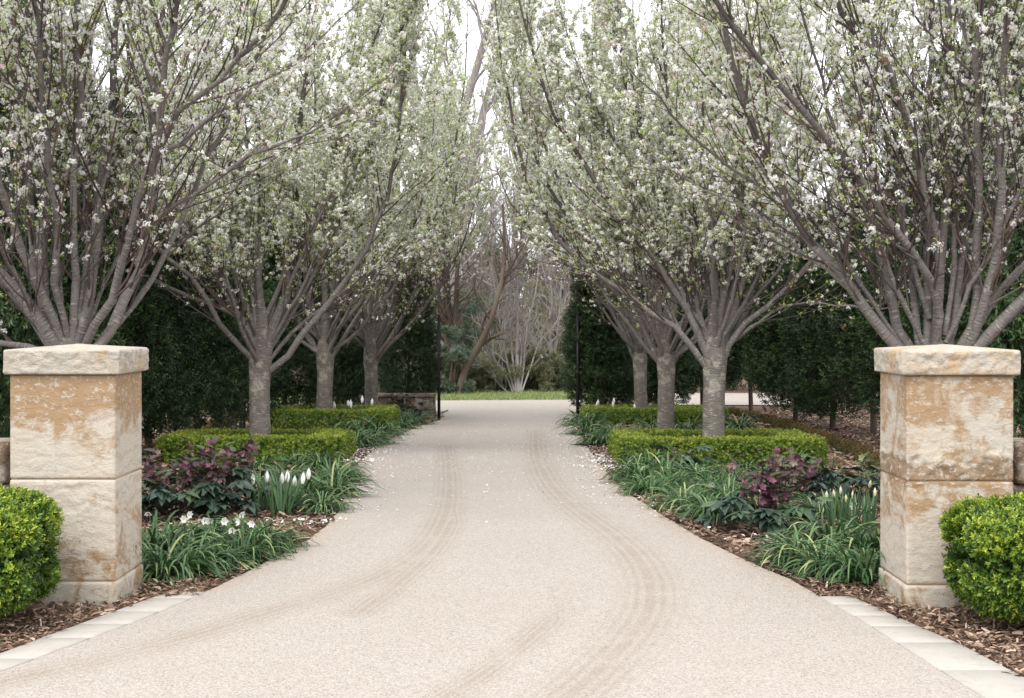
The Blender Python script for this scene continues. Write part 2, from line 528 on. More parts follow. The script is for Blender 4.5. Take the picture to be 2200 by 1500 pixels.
def track_dist(P):
    best = np.full(len(P), 9.0)
    for pts, w in TRACKS:
        g = np.array([ground(*p)[:2] for p in pts])
        # smooth the path
        t = np.arange(len(g))
        tt = np.linspace(0, len(g) - 1, len(g) * 6)
        g = np.stack([np.interp(tt, t, g[:, 0]), np.interp(tt, t, g[:, 1])], -1)
        for _ in range(6):
            g[1:-1] = 0.25 * g[:-2] + 0.5 * g[1:-1] + 0.25 * g[2:]
        m_ = len(g) - 1
        for k_, (a, b) in enumerate(zip(g[:-1], g[1:])):
            ab = b - a
            tpar = np.clip(((P - a) @ ab) / max(ab @ ab, 1e-9), 0, 1)
            d = np.linalg.norm(P - (a + tpar[:, None] * ab), axis=1) * w + (.22 if w > 1.1 else 0) * np.clip((.28 - (k_ + tpar) / m_) / .28, 0, 1)      # faint where the wheel path begins
            best = np.minimum(best, d)
    return np.minimum(best, 1.0)


ys = np.concatenate([np.arange(4.5, 12, 0.05), np.arange(12, 28.7, 0.1), [28.7]])
cols = 170
u = np.linspace(0, 1, cols)
L_, R_ = left_edge(ys), right_edge(ys)
wob = 0.018
L_ = L_ + wob * np.array([mnoise.noise(Vector((0, y * 5, 0))) for y in ys]) * (ys > 8.4)
R_ = R_ + wob * np.array([mnoise.noise(Vector((9, y * 5, 0))) for y in ys]) * (ys > 8.4)
gx = L_[:, None] + (R_ - L_)[:, None] * u[None]
gy = np.repeat(ys[:, None], cols, 1)
V = np.stack([gx, gy, gz(gy) + 0.006], -1).reshape(-1, 3)
edge_d = np.minimum(gx - L_[:, None], R_[:, None] - gx).ravel()
edge_d = np.where(V[:, 1] < 8.45, 1.0, edge_d)
r, c = np.meshgrid(np.arange(len(ys) - 1), np.arange(cols - 1), indexing='ij')
a = (r * cols + c).ravel()
mb = MB()
mb.add(V, np.stack([a, a + 1, a + cols + 1, a + cols], -1), track_dist(V[:, :2]), edge_d)
tag(mb.build('driveway', M['drive'], smooth=True), 'cream exposed aggregate driveway running between the stone pillars', kind='structure')

# forecourt beyond the far gate, and the lawn behind it
mb = MB()
xs = np.linspace(-3.2, 6.6, 60)
y0, y1 = np.where(xs < 3.7, 37.6, 33.4), np.where(xs < 1.75, 35.2 + 0.09 * (xs + 1.5), 38.6)
y0 = np.where((xs > -1.6) & (xs < 1.75), 28.7, np.where(xs <= -1.6, 30.0, y0))
rows = np.stack([y0 + (y1 - y0) * t for t in np.linspace(0, 1, 12)])
V = np.stack([np.broadcast_to(xs, rows.shape), rows, gz(rows) + 0.004], -1).reshape(-1, 3)
r, c = np.meshgrid(np.arange(11), np.arange(59), indexing='ij')
a = (r * 60 + c).ravel()
mb.add(V, np.stack([a, a + 1, a + 61, a + 60], -1), 1.0, 1.0)
tag(mb.build('forecourt', M['drive'], smooth=True), 'pale aggregate forecourt beyond the far gate', kind='structure')
sheet('lawn', np.linspace(-40, 1.95, 30), np.linspace(34.4, 46, 12), lambda x, y: gz(y) - 0.004 + 0 * x, M['lawn'])
# lawn must not poke over the forecourt: it lies 8 mm lower and shows only past its edge
mb = MB()
n = 14000
gxs = rng.uniform(-9, 1.9, n)
gys = 35.2 + 0.09 * (gxs + 1.5) + rng.random(n) ** 1.5 * 8
tv, tf = leaf_t(0.16, 0.02, 0.1)
d = norm(np.stack([rng.normal(0, .5, n), rng.normal(0, .5, n), np.ones(n)], -1))
scatter(mb, tv, tf, np.stack([gxs, gys, gz(gys) - .01], -1), frames(d, rng.uniform(0, 6.3, n)), rng.uniform(.05, .11, n), rng.random(n))
tag(mb.build('grass', M['grass']), 'short bright green grass edging the far forecourt', 'grass', kind='stuff')


def in_drive(x, y, m=0.0):
    return (x > left_edge(y) - m) & (x < right_edge(y) + m)


# bark chips on the beds
def chips(mb, n, y0, y1, smin, smax, outer=True):
    y = y0 + (y1 - y0) * rng.random(n)
    half = 0.37 * y + 0.3
    x = rng.uniform(-1, 1, n) * half
    lo = np.where(y < 8.33, kl_o(y), left_edge(y))
    hi = np.where(y < 8.33, kr_o(y), right_edge(y))
    sp_ = np.where(y < 8.33, .035, .012) * rng.random(n) ** 2
    keep = (x < lo - .01 + sp_) | (x > hi + .01 - sp_)
    x, y = x[keep], y[keep]
    k = len(x)
    lng = rng.uniform(smin, smax, k) ** 1.0
    th = rng.uniform(0, 6.283, k)
    up = np.abs(rng.normal(0, 0.25, k))
    dd = np.stack([np.cos(th) * np.cos(up), np.sin(th) * np.cos(up), np.sin(up)], -1)
    wv = rng.uniform(0.12, 0.38, k)
    base = np.array([[0, -.5, 0], [0.55, -.5, .08], [1, -.32, 0], [1, .32, 0], [.5, .5, .08], [0, .4, 0],
                     [0.5, 0, .14]], float)
    V = np.repeat(base[None], k, 0)
    V[:, :, 1] *= wv[:, None]
    V[:, :, 1] += rng.normal(0, .04, (k, 7))
    V[:, :, 0] += rng.normal(0, .05, (k, 7))
    Mx = frames(dd, rng.normal(0, .45, k))
    V = np.einsum('nij,nmj->nmi', Mx, V) * lng[:, None, None]
    V += np.stack([x, y, gz(y) + rng.uniform(-0.004, 0.024, k)], -1)[:, None, :]
    f = np.array([[0, 1, 6, 5], [1, 2, 3, 6], [6, 3, 4, 5]])
    f = np.array([[0, 1, 6, 5], [1, 2, 3, 6], [3, 4, 5, 6]])
    mb.add(V.reshape(-1, 3), (f[None] + (np.arange(k) * 7)[:, None, None]).reshape(-1, 4), np.repeat(rng.random(k) ** 1.0, 7))


mb = MB()
chips(mb, 52000, 5.6, 9.4, 0.010, 0.060)
chips(mb, 34000, 9.4, 15, 0.015, 0.075)
chips(mb, 52000, 15, 31, 0.03, 0.11)
tag(mb.build('bark_mulch', M['chip']), 'loose brown bark chips spread over the garden beds', 'mulch', kind='stuff')

# fallen blossom
mb = MB()
n = 5500
y = 10.5 + rng.beta(2.4, 2.2, n) * 18
side = rng.random(n)
xl, xr = left_edge(y), right_edge(y)
x = np.where(side < .36, xl + rng.normal(0, .22, n), np.where(side < .72, xr + rng.normal(0, .22, n), xl + (xr - xl) * rng.random(n)))
tv, tf = leaf_t(0.8, 0.15, 0.1)
th = rng.uniform(0, 6.283, n)
scatter(mb, tv, tf, np.stack([x, y, gz(y) + .012 + .012 * (~in_drive(x, y))], -1), frames(np.stack([np.cos(th), np.sin(th), 0 * th], -1), rng.normal(0, .25, n)), rng.uniform(.010, .026, n), rng.random(n))
spots_ = [(755, 995, 150, .16), (1308, 995, 190, .18), (1320, 1010, 110, .16), (640, 1128, 26, .12), (690, 1130, 22, .08), (1675, 1158, 30, .16), (1530, 1135, 14, .12), (770, 975, 120, .2), (1290, 985, 90, .15)]
for px, py, k, s in spots_:
    g = ground(px, py)
    xx, yy = g[0] + rng.normal(0, s, k), g[1] + rng.normal(0, s * 1.2, k)
    th = rng.uniform(0, 6.283, k)
    scatter(mb, tv, tf, np.stack([xx, yy, gz(yy) + .03], -1), frames(np.stack([np.cos(th), np.sin(th), .2 + 0 * th], -1), rng.normal(0, .5, k)), rng.uniform(.018, .04, k), rng.random(k))
tag(mb.build('fallen_petals', M['fallen']), 'white petals fallen on the drive and along the bed edges', 'petals', kind='stuff')

# ------------------------------------------------------------------ kerb pavers
def paver(name, label, fi, fo, ya, yb, group):
    ya, yb = ya + 0.001, yb - 0.001
    t = np.linspace(ya, yb, 4)
    A, B = fi(t), fo(t)
    top, bot = 0.011, -0.05
    ring = [(A[i], t[i]) for i in range(4)] + [(B[i], t[i]) for i in range(3, -1, -1)]
    ring = np.array(ring)
    c0 = ring.mean(0)
    inset = ring + (c0 - ring) / np.linalg.norm(c0 - ring, axis=1)[:, None] * 0.002
    o = np.array([c0[0], c0[1], 0])
    V = np.concatenate([np.c_[ring, np.full(8, bot)], np.c_[ring, np.full(8, top - .002)], np.c_[inset, np.full(8, top)]]) - o
    mb = MB()
    f = []
    for k in (0, 8):
        for i in range(8):
            j = (i + 1) % 8
            f.append([k + i, k + j, k + 8 + j, k + 8 + i])
    mb.add(V, np.array(f))
    q = np.array([[16 + i, 17 + i, 22 - i, 23 - i] for i in range(3)])
    mb.f.append(q)
    ob = mb.build(name, M['paver'])
    ob.location = o
    tag(ob, label, 'paver', group)


nth = ['tapered end', 'second', 'third', 'fourth', 'fifth', 'sixth', 'seventh']
def ydist(py):
    return float(ground(1100, py)[1])
for side, seams, fi, fo, who in (('l', [1275, 1289, 1318, 1345, 1375, 1420, 1476, 1560], left_edge, kl_o, 'below the tan-topped pillar'),
                                 ('r', [1285, 1303, 1327, 1350, 1385, 1445, 1530], right_edge, kr_o, 'below the brown-banded pillar')):
    for i, (p, q) in enumerate(zip(seams[:-1], seams[1:])):
        paver('edging_paver', f'{nth[i]} pale limestone paver of the drive edging {who}', fi, fo, ydist(q), ydist(p), 'limestone edging pavers along the drive')

# ------------------------------------------------------------------ stone pillars and walls
def rock_block(x0, x1, y0, y1, z0, z1, amp, seed, rad=0.008, margin=0.03, res=0.016, dome=0.0, tops=0.15, rough_low=None):
    nx, ny, nz = [max(3, int((b - a) / res)) for a, b in ((x0, x1), (y0, y1), (z0, z1))]
    faces, verts, idx = [], [], {}
    xs, ys_, zs = np.linspace(x0, x1, nx + 1), np.linspace(y0, y1, ny + 1), np.linspace(z0, z1, nz + 1)
    cen, half = np.array([(x0 + x1) / 2, (y0 + y1) / 2, (z0 + z1) / 2]), np.array([(x1 - x0) / 2, (y1 - y0) / 2, (z1 - z0) / 2])

    def vid(i, j, k):
        key = (i, j, k)
        if key not in idx:
            p = np.array([xs[i], ys_[j], zs[k]])
            q = np.clip(p - cen, -(half - rad), half - rad)
            nrm = (p - cen) - q
            nl = np.linalg.norm(nrm)
            nrm = nrm / nl
            p2 = cen + q + nrm * rad
            # distance to nearest edge of the block: keep drafted margins smooth
            dd = np.sort(half - np.abs(p - cen))
            m = min(1.0, max(0.0, dd[1] - 0.004) / margin)
            s = Vector(p * 1.0) + Vector((seed, seed * 2.3, -seed))
            big = mnoise.fractal(s * 5.0, 1.0, 2.1, 4)
            rid = 1 - abs(mnoise.noise(s * 9.0 + Vector((3, 1, 7))))
            fine = mnoise.fractal(s * 26.0, 0.9, 2.0, 4)
            w = amp * (0.25 + 0.75 * m)
            if abs(nrm[2]) > 0.7:
                w *= tops
            if rough_low is not None:
                w *= rough_low(p)
            disp = w * (0.42 * big - 0.42 * (rid - .7) + 0.42 * fine)
            p2 = p2 + nrm * disp
            if dome and nrm[2] > 0.3:
                e = max(abs(p[0] - cen[0]) / half[0], abs(p[1] - cen[1]) / half[1])
                p2[2] += dome * (1 - e)
            idx[key] = len(verts)
            verts.append(p2)
        return idx[key]
    def grid(n1, n2, fn, flip):
        for a_ in range(n1):
            for b_ in range(n2):
                q = [fn(a_, b_), fn(a_ + 1, b_), fn(a_ + 1, b_ + 1), fn(a_, b_ + 1)]
                faces.append(q[::-1] if flip else q)
    grid(nx, nz, lambda a_, b_: vid(a_, 0, b_), False)
    grid(nx, nz, lambda a_, b_: vid(a_, ny, b_), True)
    grid(ny, nz, lambda a_, b_: vid(0, a_, b_), True)
    grid(ny, nz, lambda a_, b_: vid(nx, a_, b_), False)
    grid(nx, ny, lambda a_, b_: vid(a_, b_, 0), True)
    grid(nx, ny, lambda a_, b_: vid(a_, b_, nz), False)
    mb = MB()
    mb.add(np.array(verts), np.array(faces))
    return mb


def pillar(label, xc, yf, w, rz, ms, mc, seed, lowf, capo=0.031):
    t = thing('stone_pillar', label, 'pillar', (xc, yf + w / 2, 0), rz, 'sandstone gateposts')
    h = w / 2
    rock_block(-h - .008, h + .008, -h - .008, h + .008, -.08, .128, .008, seed, rough_low=None).build('plinth', ms, t, True)
    rock_block(-h, h, -h, h, .132, .694, .010, seed + 4, res=.013, rough_low=lowf[0]).build('lower_block', ms, t, True)
    rock_block(-h, h, -h, h, .699, 1.277, .010, seed + 9, res=.013, rough_low=lowf[1]).build('upper_block', ms, t, True)
    e = h + capo
    rock_block(-e, e, -e, e, 1.278, 1.415, .028, seed + 15, rad=.013, margin=.018, res=.011, dome=.028, tops=.06).build('cap', mc, t, True)
    # thin mortar beds, set back from the faces
    mj = MB()
    for z in (.130, .6965):
        q = h - .007
        V = np.array([[sx * q, sy * q, z + dz] for dz in (-.004, .004) for sx, sy in ((-1, -1), (1, -1), (1, 1), (-1, 1))])
        mj.add(V, np.array([[0, 1, 5, 4], [1, 2, 6, 5], [2, 3, 7, 6], [3, 0, 4, 7]]))
    mj.build('mortar', M['mortar'], t)
    return t


M['mortar'] = m_plain('mortar', (0.46, 0.30, 0.17), 0.9, 0.1)
pillar('squat sandstone gatepost with tan-stained top block and rough grey cap', X(248, 8.13) - .293, 8.13, .586, 0.0, M['stoneL'], M['capL'], 2.0,
       (lambda p: 1.5 if p[2] > .5 else .5, lambda p: .45 if p[2] > .8 else .6))
pillar('squat sandstone gatepost with brown rough band across its middle', X(1948, 8.02) + .293, 8.02, .586, 0.0, M['stoneR'], M['capR'], 31.0,
       (lambda p: 1.2 if p[2] > .58 else .5, lambda p: 3.6 if p[2] < .86 + p[0] * .12 else .6))

for x0, x1, lab, sd in ((-6.0, X(15, 8.35), 'low rough sandstone wall butting the tan-topped pillar', 3), (X(2180, 8.35), 6.0, 'low rough sandstone wall butting the brown-banded pillar', 9)):
    t = thing('stone_wall', lab, 'wall', ((x0 + x1) / 2, 8.5, 0), 0, 'low sandstone walls beside the gateposts')
    L = (x1 - x0)
    n = 4
    for row, (z0, z1) in enumerate(((-.05, .30), (.305, .64), (.645, .885))):
        k = n if row < 2 else 3
        cuts = np.linspace(-L / 2, L / 2, k + 1)
        cuts[1:-1] += .1 * (row % 2) - .05
        for a_, b_ in zip(cuts[:-1], cuts[1:]):
            e = .03 if row == 2 else 0
            rock_block(a_ + .003, b_ - .003, -.15 - e, .15 + e, z0, z1, .035, sd + row + a_, res=.03, rad=.015).build('coping_stone' if row == 2 else 'stone', M['wall_stone'], t, True)

# ------------------------------------------------------------------ flowering pear trees
def cr(P, K):
    """Catmull-Rom resample"""
    P = np.asarray(P, float)
    d = np.r_[0, np.cumsum(np.linalg.norm(np.diff(P, axis=0), axis=1))]
    q = np.linspace(0, d[-1], K)
    Pe = np.vstack([2 * P[0] - P[1], P, 2 * P[-1] - P[-2]])
    out = []
    for s in q:
        i = min(max(np.searchsorted(d, s) - 1, 0), len(P) - 2)
        t = (s - d[i]) / max(d[i + 1] - d[i], 1e-9)
        p0, p1, p2, p3 = Pe[i], Pe[i + 1], Pe[i + 2], Pe[i + 3]
        out.append(.5 * (2 * p1 + (p2 - p0) * t + (2 * p0 - 5 * p1 + 4 * p2 - p3) * t * t + (3 * p1 - p0 - 3 * p2 + p3) * t ** 3))
    return np.array(out)


def grow(P0, D0, L, K, up, wig):
    n = len(P0)
    P = np.zeros((n, K, 3))
    P[:, 0] = P0
    d = norm(D0)
    for k in range(1, K):
        d = norm(d + np.array([0, 0, up]) + rng.normal(0, wig, (n, 3)))
        P[:, k] = P[:, k - 1] + d * (L / (K - 1))[:, None]
    return P


def sample_on(P, R, idx, t):
    K = P.shape[1]
    f = t * (K - 1)
    i = np.minimum(f.astype(int), K - 2)
    w = (f - i)[:, None]
    p = P[idx, i] * (1 - w) + P[idx, i + 1] * w
    tg = norm(P[idx, i + 1] - P[idx, i])
    r = R[idx, i] * (1 - w[:, 0]) + R[idx, i + 1] * w[:, 0]
    return p, tg, r


def side_dirs(tg, lo, hi, upb, rmin=None):
    n = len(tg)
    rand = rdir(n)
    perp = norm(rand - (rand * tg).sum(1, keepdims=True) * tg)
    ang = np.radians(rng.uniform(lo, hi, n))[:, None]
    return norm(tg * np.cos(ang) + perp * np.sin(ang) + np.array([0, 0, upb]))


# blossom cluster templates: flowers and the young leaves around them
def cluster_templates(k, nf, nl):
    fl, lf = [], []
    fv, ff = leaf_t(1.0, 0.20, 0.12)
    fv = fv - np.array([.5, 0, 0])
    lv, lff = leaf_t(0.45, 0.10, -0.15)
    for _ in range(k):
        it = []
        for _ in range(nf):
            d = rdir(1)[0]
            d[2] = abs(d[2]) * .9 - .15
            d /= np.linalg.norm(d)
            # the flower faces outward: its plane normal is d
            tang = norm(np.cross(d, rdir(1)[0])[None])[0]
            Mx = np.stack([tang, np.cross(d, tang), d], 1)
            v = (Mx @ fv.T).T * rng.uniform(.32, .52) + d * rng.uniform(.25, .62)
            it.append((v, ff, (0, 0, 0), (1, 0, 0), 0.0, 1.0, rng.uniform(-.2, .2)))
        V, Fc, T = [], [], []
        n = 0
        for v, f, *_r, tt in it:
            V.append(v); Fc.append(f + n); T.append(np.full(len(v), tt)); n += len(v)
        fl.append((np.concatenate(V), np.concatenate(Fc), np.concatenate(T)))
        it = []
        for _ in range(nl):
            d = rdir(1)[0]
            d[2] = d[2] * .8 + .3
            it.append((lv, lff, d * .1, d, rng.uniform(0, 6.28), rng.uniform(.6, 1.05), rng.uniform(-.18, .18)))
        lf.append(compound(it))
    return fl, lf


CL_FL, CL_LF = cluster_templates(8, 14, 4)


def pear(label, px, D, fork_py, trunk_px, traced, proc, height, seed, dens=1.0, zlo=1.7, zhi=2.9, flower=1.0, leaf=1.0, size=1.0, spread=1.0, bl=1.0, lead=.75):
    global rng
    rng = np.random.default_rng(seed)
    x0, zb = X(px, D), float(gz(D))
    org = np.array([x0, D, zb])
    t = thing('flowering_pear_tree', label, 'tree', org, 0, 'blossoming pear trees lining the drive')
    zf = Z(fork_py, D) - zb
    r0 = trunk_px / F * D / 2
    # trunk
    zz = np.linspace(-.08, zf + lead, 26)
    rad = np.where(zz < zf, r0 * (1.0 + .16 * np.exp(-(zz + .08) / .12) + .16 * np.clip((zz - zf + .30) / .30, 0, 1)), r0 * 1.16 * np.clip(1 - (zz - zf) / lead, 0, 1) ** .7 * .9 + .012)
    P = np.stack([.012 * np.sin(zz * 3 + seed), .012 * np.cos(zz * 2.3 + seed), zz], -1)
    mb = MB()
    tubes(mb, P[None], rad[None], 18, [.5])
    V = mb.v[0].reshape(26, 18, 3)
    for i in range(26):
        for j in range(18):
            p = V[i, j]
            f = 1 + .05 * mnoise.noise(Vector((float(p[0]) * 8 + seed, float(p[1]) * 8, float(p[2]) * 4))) + .035 * math.sin(3 * j * 2 * math.pi / 18 + seed) * min(1, max(0, (zz[i] - zf + .5) / .5))
            V[i, j, :2] = P[i, :2] + (p[:2] - P[i, :2]) * f
    mb.v[0] = V.reshape(-1, 3).astype(np.float32)
    mb.build('trunk', M['bark'], t, True)
    # limbs
    K = 18
    LP, LR = [], []
    for pts, w0, drift in traced:
        q = []
        cum = np.r_[0, np.cumsum([math.dist(a_, b_) for a_, b_ in zip(pts[:-1], pts[1:])])]
        for (ax, ay), s in zip(pts, cum / cum[-1]):
            d_ = D + drift * s
            q.append([X(ax, d_) - x0, d_ - D, Z(ay, d_) - zb])
        q = np.array(q)
        # the limb grows on past what the traced outline gives, bending upward
        tgt = norm((q[-1] - q[-2])[None])[0]
        ext = max(0.0, height * .92 - q[-1][2]) if w0 > 9.5 else 0.5
        steps = int(ext / .45)
        for k in range(min(steps, 9)):
            tgt = norm((tgt + np.array([0, 0, .16]) + rng.normal(0, .05, 3))[None])[0]
            q = np.vstack([q, q[-1] + tgt * .48])
        LP.append(cr(q, K))
        r_ = w0 / F * D / 2
        LR.append(r_ * np.linspace(1, .0, K) ** (.75 if D < 12 else 1.0) + .004)
    az0 = rng.uniform(0, 6.28)
    for i, (n_, th, ln, rr) in enumerate(proc):
        for k in range(n_):
            az = az0 + (k + .3 * rng.normal()) * 2 * math.pi / n_ + i * .7
            th_ = math.radians(th + rng.normal(0, 4))
            start = np.array([.45 * r0 * math.cos(az), .45 * r0 * math.sin(az), zf + rng.uniform(-.10, .30) + (.25 if th < 25 else 0)])
            d_ = np.array([[math.sin(th_) * math.cos(az), math.sin(th_) * math.sin(az), math.cos(th_)]])
            pl = grow(start[None], d_, np.array([ln * rng.uniform(.88, 1.12)]), K, .055 if th > 30 else .03, .035)[0]
            LP.append(pl)
            LR.append(rr * r0 * rng.uniform(.85, 1.15) * np.linspace(1, .0, K) ** 1.0 + .004)
    LP, LR = np.array(LP), np.array(LR)
    wig = rng.normal(0, .013, LP.shape)
    wig[:, :2] = 0
    LP = LP + wig

    def tuck(Pt):
        """pruned back from the middle of the drive: the two rows leave a slot of sky between them"""
        Pt = Pt.copy()
        xw, z = Pt[..., 0] + x0, Pt[..., 2] + zb
        w_ = np.clip((z - 4.0) / 3.0, 0, 1)
        jit = rng.normal(0, .22, (len(Pt), 1))
        if x0 < 0:
            lim = .85 + jit - (.70 + .031 * D) * w_
            ex = xw - (lim - 1.0)
            xn = np.where(ex > 0, lim - 1.0 + 1.0 * np.tanh(ex / 1.2), xw)
        else:
            lim = -.95 + jit + (.42 - .012 * D) * w_
            ex = (lim + 1.0) - xw
            xn = np.where(ex > 0, lim + 1.0 - 1.0 * np.tanh(ex / 1.2), xw)
        Pt[..., 0] = xn - x0
        return Pt
    LP = tuck(LP)
    LR = LR * np.clip(1 + rng.normal(0, .035, LR.shape), .88, 1.12) * .93
    for a_, b_ in zip(LP, LR):
        m1 = MB()
        tubes(m1, a_[None], b_[None], 9)
        m1.build('limb', M['limb_bark'], t, True)
    nl = len(LP)
    # long upright whips
    lens = np.linalg.norm(np.diff(LP, axis=1), axis=2).sum(1)
    cnt = (lens * 5.8 * dens).astype(int)
    idx = np.repeat(np.arange(nl), cnt)
    tt = rng.uniform(.08 if D < 12 else (.10 if D < 20 else .17), .95, len(idx))
    p, tg, r_ = sample_on(LP, LR, idx, tt)
    d_ = side_dirs(tg, 18, 48, .12)
    L2 = (.45 + 1.25 * rng.random(len(idx)) ** 1.3) * (1.15 - .5 * tt) * spread
    P2 = tuck(grow(p, d_, L2, 9, .055, .055))
    R2 = np.clip(r_ * .40, .003, .010)[:, None] * np.linspace(1, .28, 9)[None]
    # short side twigs
    idx3 = np.repeat(np.arange(len(P2)), np.maximum(1, (L2 * 5.5 * dens).astype(int)))
    t3 = rng.uniform(.12, 1.0, len(idx3))
    p3, tg3, r3 = sample_on(P2, R2, idx3, t3)
    d3 = side_dirs(tg3, 25, 62, .12)
    L3 = rng.uniform(.08, .40, len(idx3))
    P3 = tuck(grow(p3, d3, L3, 4, .07, .10))
    R3 = np.clip(r3 * .6, .0022, .004)[:, None] * np.linspace(1, .5, 4)[None]
    tw = MB()
    tubes(tw, P2, R2, 5)
    tubes(tw, P3, R3, 3)
    tw.build('twigs', M['twig'], t, True)
    # blossom spurs
    i3 = rng.integers(0, len(P3), int(len(P3) * 7.0 * bl))
    q3, g3, _ = sample_on(P3, R3, i3, rng.uniform(.15, 1, len(i3)))
    i2 = rng.integers(0, len(P2), int(len(P2) * 28 * bl))
    q2, g2, _ = sample_on(P2, R2, i2, rng.uniform(.15, 1, len(i2)))
    i1 = rng.integers(0, nl, int(nl * 36 * bl))
    q1, g1, r1 = sample_on(LP, LR, i1, rng.uniform(.25, 1, len(i1)))
    q1 = q1 + rdir(len(q1)) * (r1[:, None] + .03)
    Q = np.concatenate([q3, q2, q1])
    Gd = np.concatenate([g3, g2, g1])
    zw = Q[:, 2] + zb
    thin = np.where(zw > Z(-80, D), .08, 1.0)          # out-of-sight tops thinned of blossom and leaves to let light into the crowns
    pr = np.clip((zw - zlo) / (zhi - zlo), .05, 1)
    # blossom comes in bursts along the branches
    bn = np.array([mnoise.noise(Vector((float(a_[0]) * 2.6 + seed, float(a_[1]) * 2.6, float(a_[2]) * 2.6))) for a_ in Q])
    pr = pr * np.clip(.80 + 1.1 * bn, .2, 1.0)
    u_ = rng.random(len(Q))
    fk, lk = u_ < pr * flower * thin, rng.random(len(Q)) < np.clip(pr * 1.15, .1, 1) * leaf * thin
    dirs = norm(Gd * .4 + rdir(len(Q)) * .8 + np.array([0, 0, .35]))
    roll = rng.uniform(0, 6.28, len(Q))
    Mx = frames(dirs, roll)
    # templates are built round +z, frames point +x: swap
    Mx = np.stack([Mx[:, :, 1], Mx[:, :, 2], Mx[:, :, 0]], 2)
    Q = Q + dirs * .012
    ty = rng.integers(0, len(CL_FL), len(Q))
    scl = rng.uniform(.030, .056, len(Q)) * size
    ft = np.where(rng.random(len(Q)) < .05, .98, rng.uniform(.2, .8, len(Q)))
    lt = np.where(rng.random(len(Q)) < .06, 1.0, rng.uniform(.15, .85, len(Q)))
    fb, lb = MB(), MB()
    for k in range(len(CL_FL)):
        s = fk & (ty == k)
        v, f, tn = CL_FL[k]
        scatter(fb, v, f, Q[s], Mx[s], scl[s], ft[s], tn)
        s = lk & (ty == k)
        v, f, tn = CL_LF[k]
        scatter(lb, v, f, Q[s], Mx[s], scl[s] * (.72 if D < 12 else .9), lt[s], tn * .6)
    fb.build('blossom', M['blossom'], t)
    lb.build('young_leaves', M['new_leaf'], t)
    return t


# --- the two nearest trees: main limbs follow the survey photograph
T0L = [
    ([(135, 760), (85, 690), (30, 620), (-30, 560), (-120, 440), (-200, 200)], 32, -.5),
    ([(140, 750), (118, 690), (72, 600), (30, 500), (2, 420), (-20, 250), (-30, 0)], 19, -1.0),
    ([(130, 760), (98, 700), (93, 560), (97, 380), (102, 200), (92, 0)], 27, .3),
    ([(130, 740), (85, 620), (70, 500), (58, 330), (42, 150), (25, 0)], 18, .6),
    ([(150, 750), (130, 640), (120, 500), (105, 340), (85, 170), (70, 0)], 15, -.8),
    ([(155, 750), (160, 620), (160, 430), (163, 250), (170, 120), (165, 0)], 18, -.3),
    ([(160, 760), (180, 690), (200, 550), (220, 360), (240, 180), (252, 0)], 25, .2),
    ([(175, 760), (200, 705), (260, 565), (308, 395), (345, 220), (378, 30), (390, -60)], 19, -.9),
    ([(300, 420), (345, 330), (375, 255), (445, 195), (520, 110), (600, 20), (640, -60)], 12, -1.2),
    ([(190, 770), (235, 715), (290, 605), (311, 510), (320, 380), (338, 170), (350, -20)], 24, .5),
    ([(185, 770), (250, 700), (320, 600), (400, 460), (450, 330), (520, 200), (575, 60)], 14, 1.1),
    ([(310, 500), (370, 440), (430, 410), (500, 360), (600, 310), (720, 250)], 9, -.6),
    ([(165, 750), (190, 600), (185, 400), (190, 200), (205, 0)], 15, 1.2),
    ([(130, 770), (60, 745), (0, 735), (-80, 700), (-180, 610)], 13, .6),
    ([(330, 330), (400, 300), (470, 240), (560, 180), (680, 90)], 9, .9),
]
T0R = [
    ([(1960, 780), (1915, 735), (1845, 640), (1785, 555), (1728, 495), (1655, 355), (1600, 225), (1548, 20)], 23, -.5),
    ([(1970, 770), (1930, 715), (1893, 560), (1872, 300), (1850, 0)], 24, .5),
    ([(2005, 760), (2018, 640), (1955, 545), (1890, 450), (1800, 325), (1710, 215), (1625, 120), (1540, 0)], 18, -1.1),
    ([(2018, 640), (2018, 550), (1985, 400), (1955, 250), (1922, 165), (1850, 95), (1800, 0)], 19, -.6),
    ([(1990, 760), (1995, 650), (1990, 350), (2000, 0)], 19, .8),
    ([(2010, 750), (2025, 500), (2040, 250), (2034, 0)], 21, .1),
    ([(2030, 760), (2052, 700), (2076, 500), (2085, 250), (2090, 0)], 18, .5),
    ([(2050, 770), (2090, 700), (2104, 400), (2102, 100), (2105, -30)], 20, -.4),
    ([(2060, 780), (2100, 700), (2145, 500), (2150, 250), (2168, 0)], 20, -.8),
    ([(2060, 785), (2130, 715), (2200, 640), (2300, 540), (2400, 360)], 27, -.4),
    ([(2060, 770), (2095, 710), (2135, 645), (2205, 570), (2290, 420), (2350, 200)], 18, .7),
    ([(1955, 770), (1900, 690), (1840, 600), (1740, 470), (1640, 400), (1540, 340), (1440, 240)], 9.4, -.2),
    ([(1840, 640), (1790, 590), (1700, 520), (1600, 450), (1500, 400)], 8, .9),
    ([(1975, 760), (1960, 600), (1930, 400), (1925, 200), (1915, 0)], 16, 1.1),
    ([(2040, 760), (2060, 600), (2130, 400), (2190, 200), (2230, 50)], 15, 1.0),
]
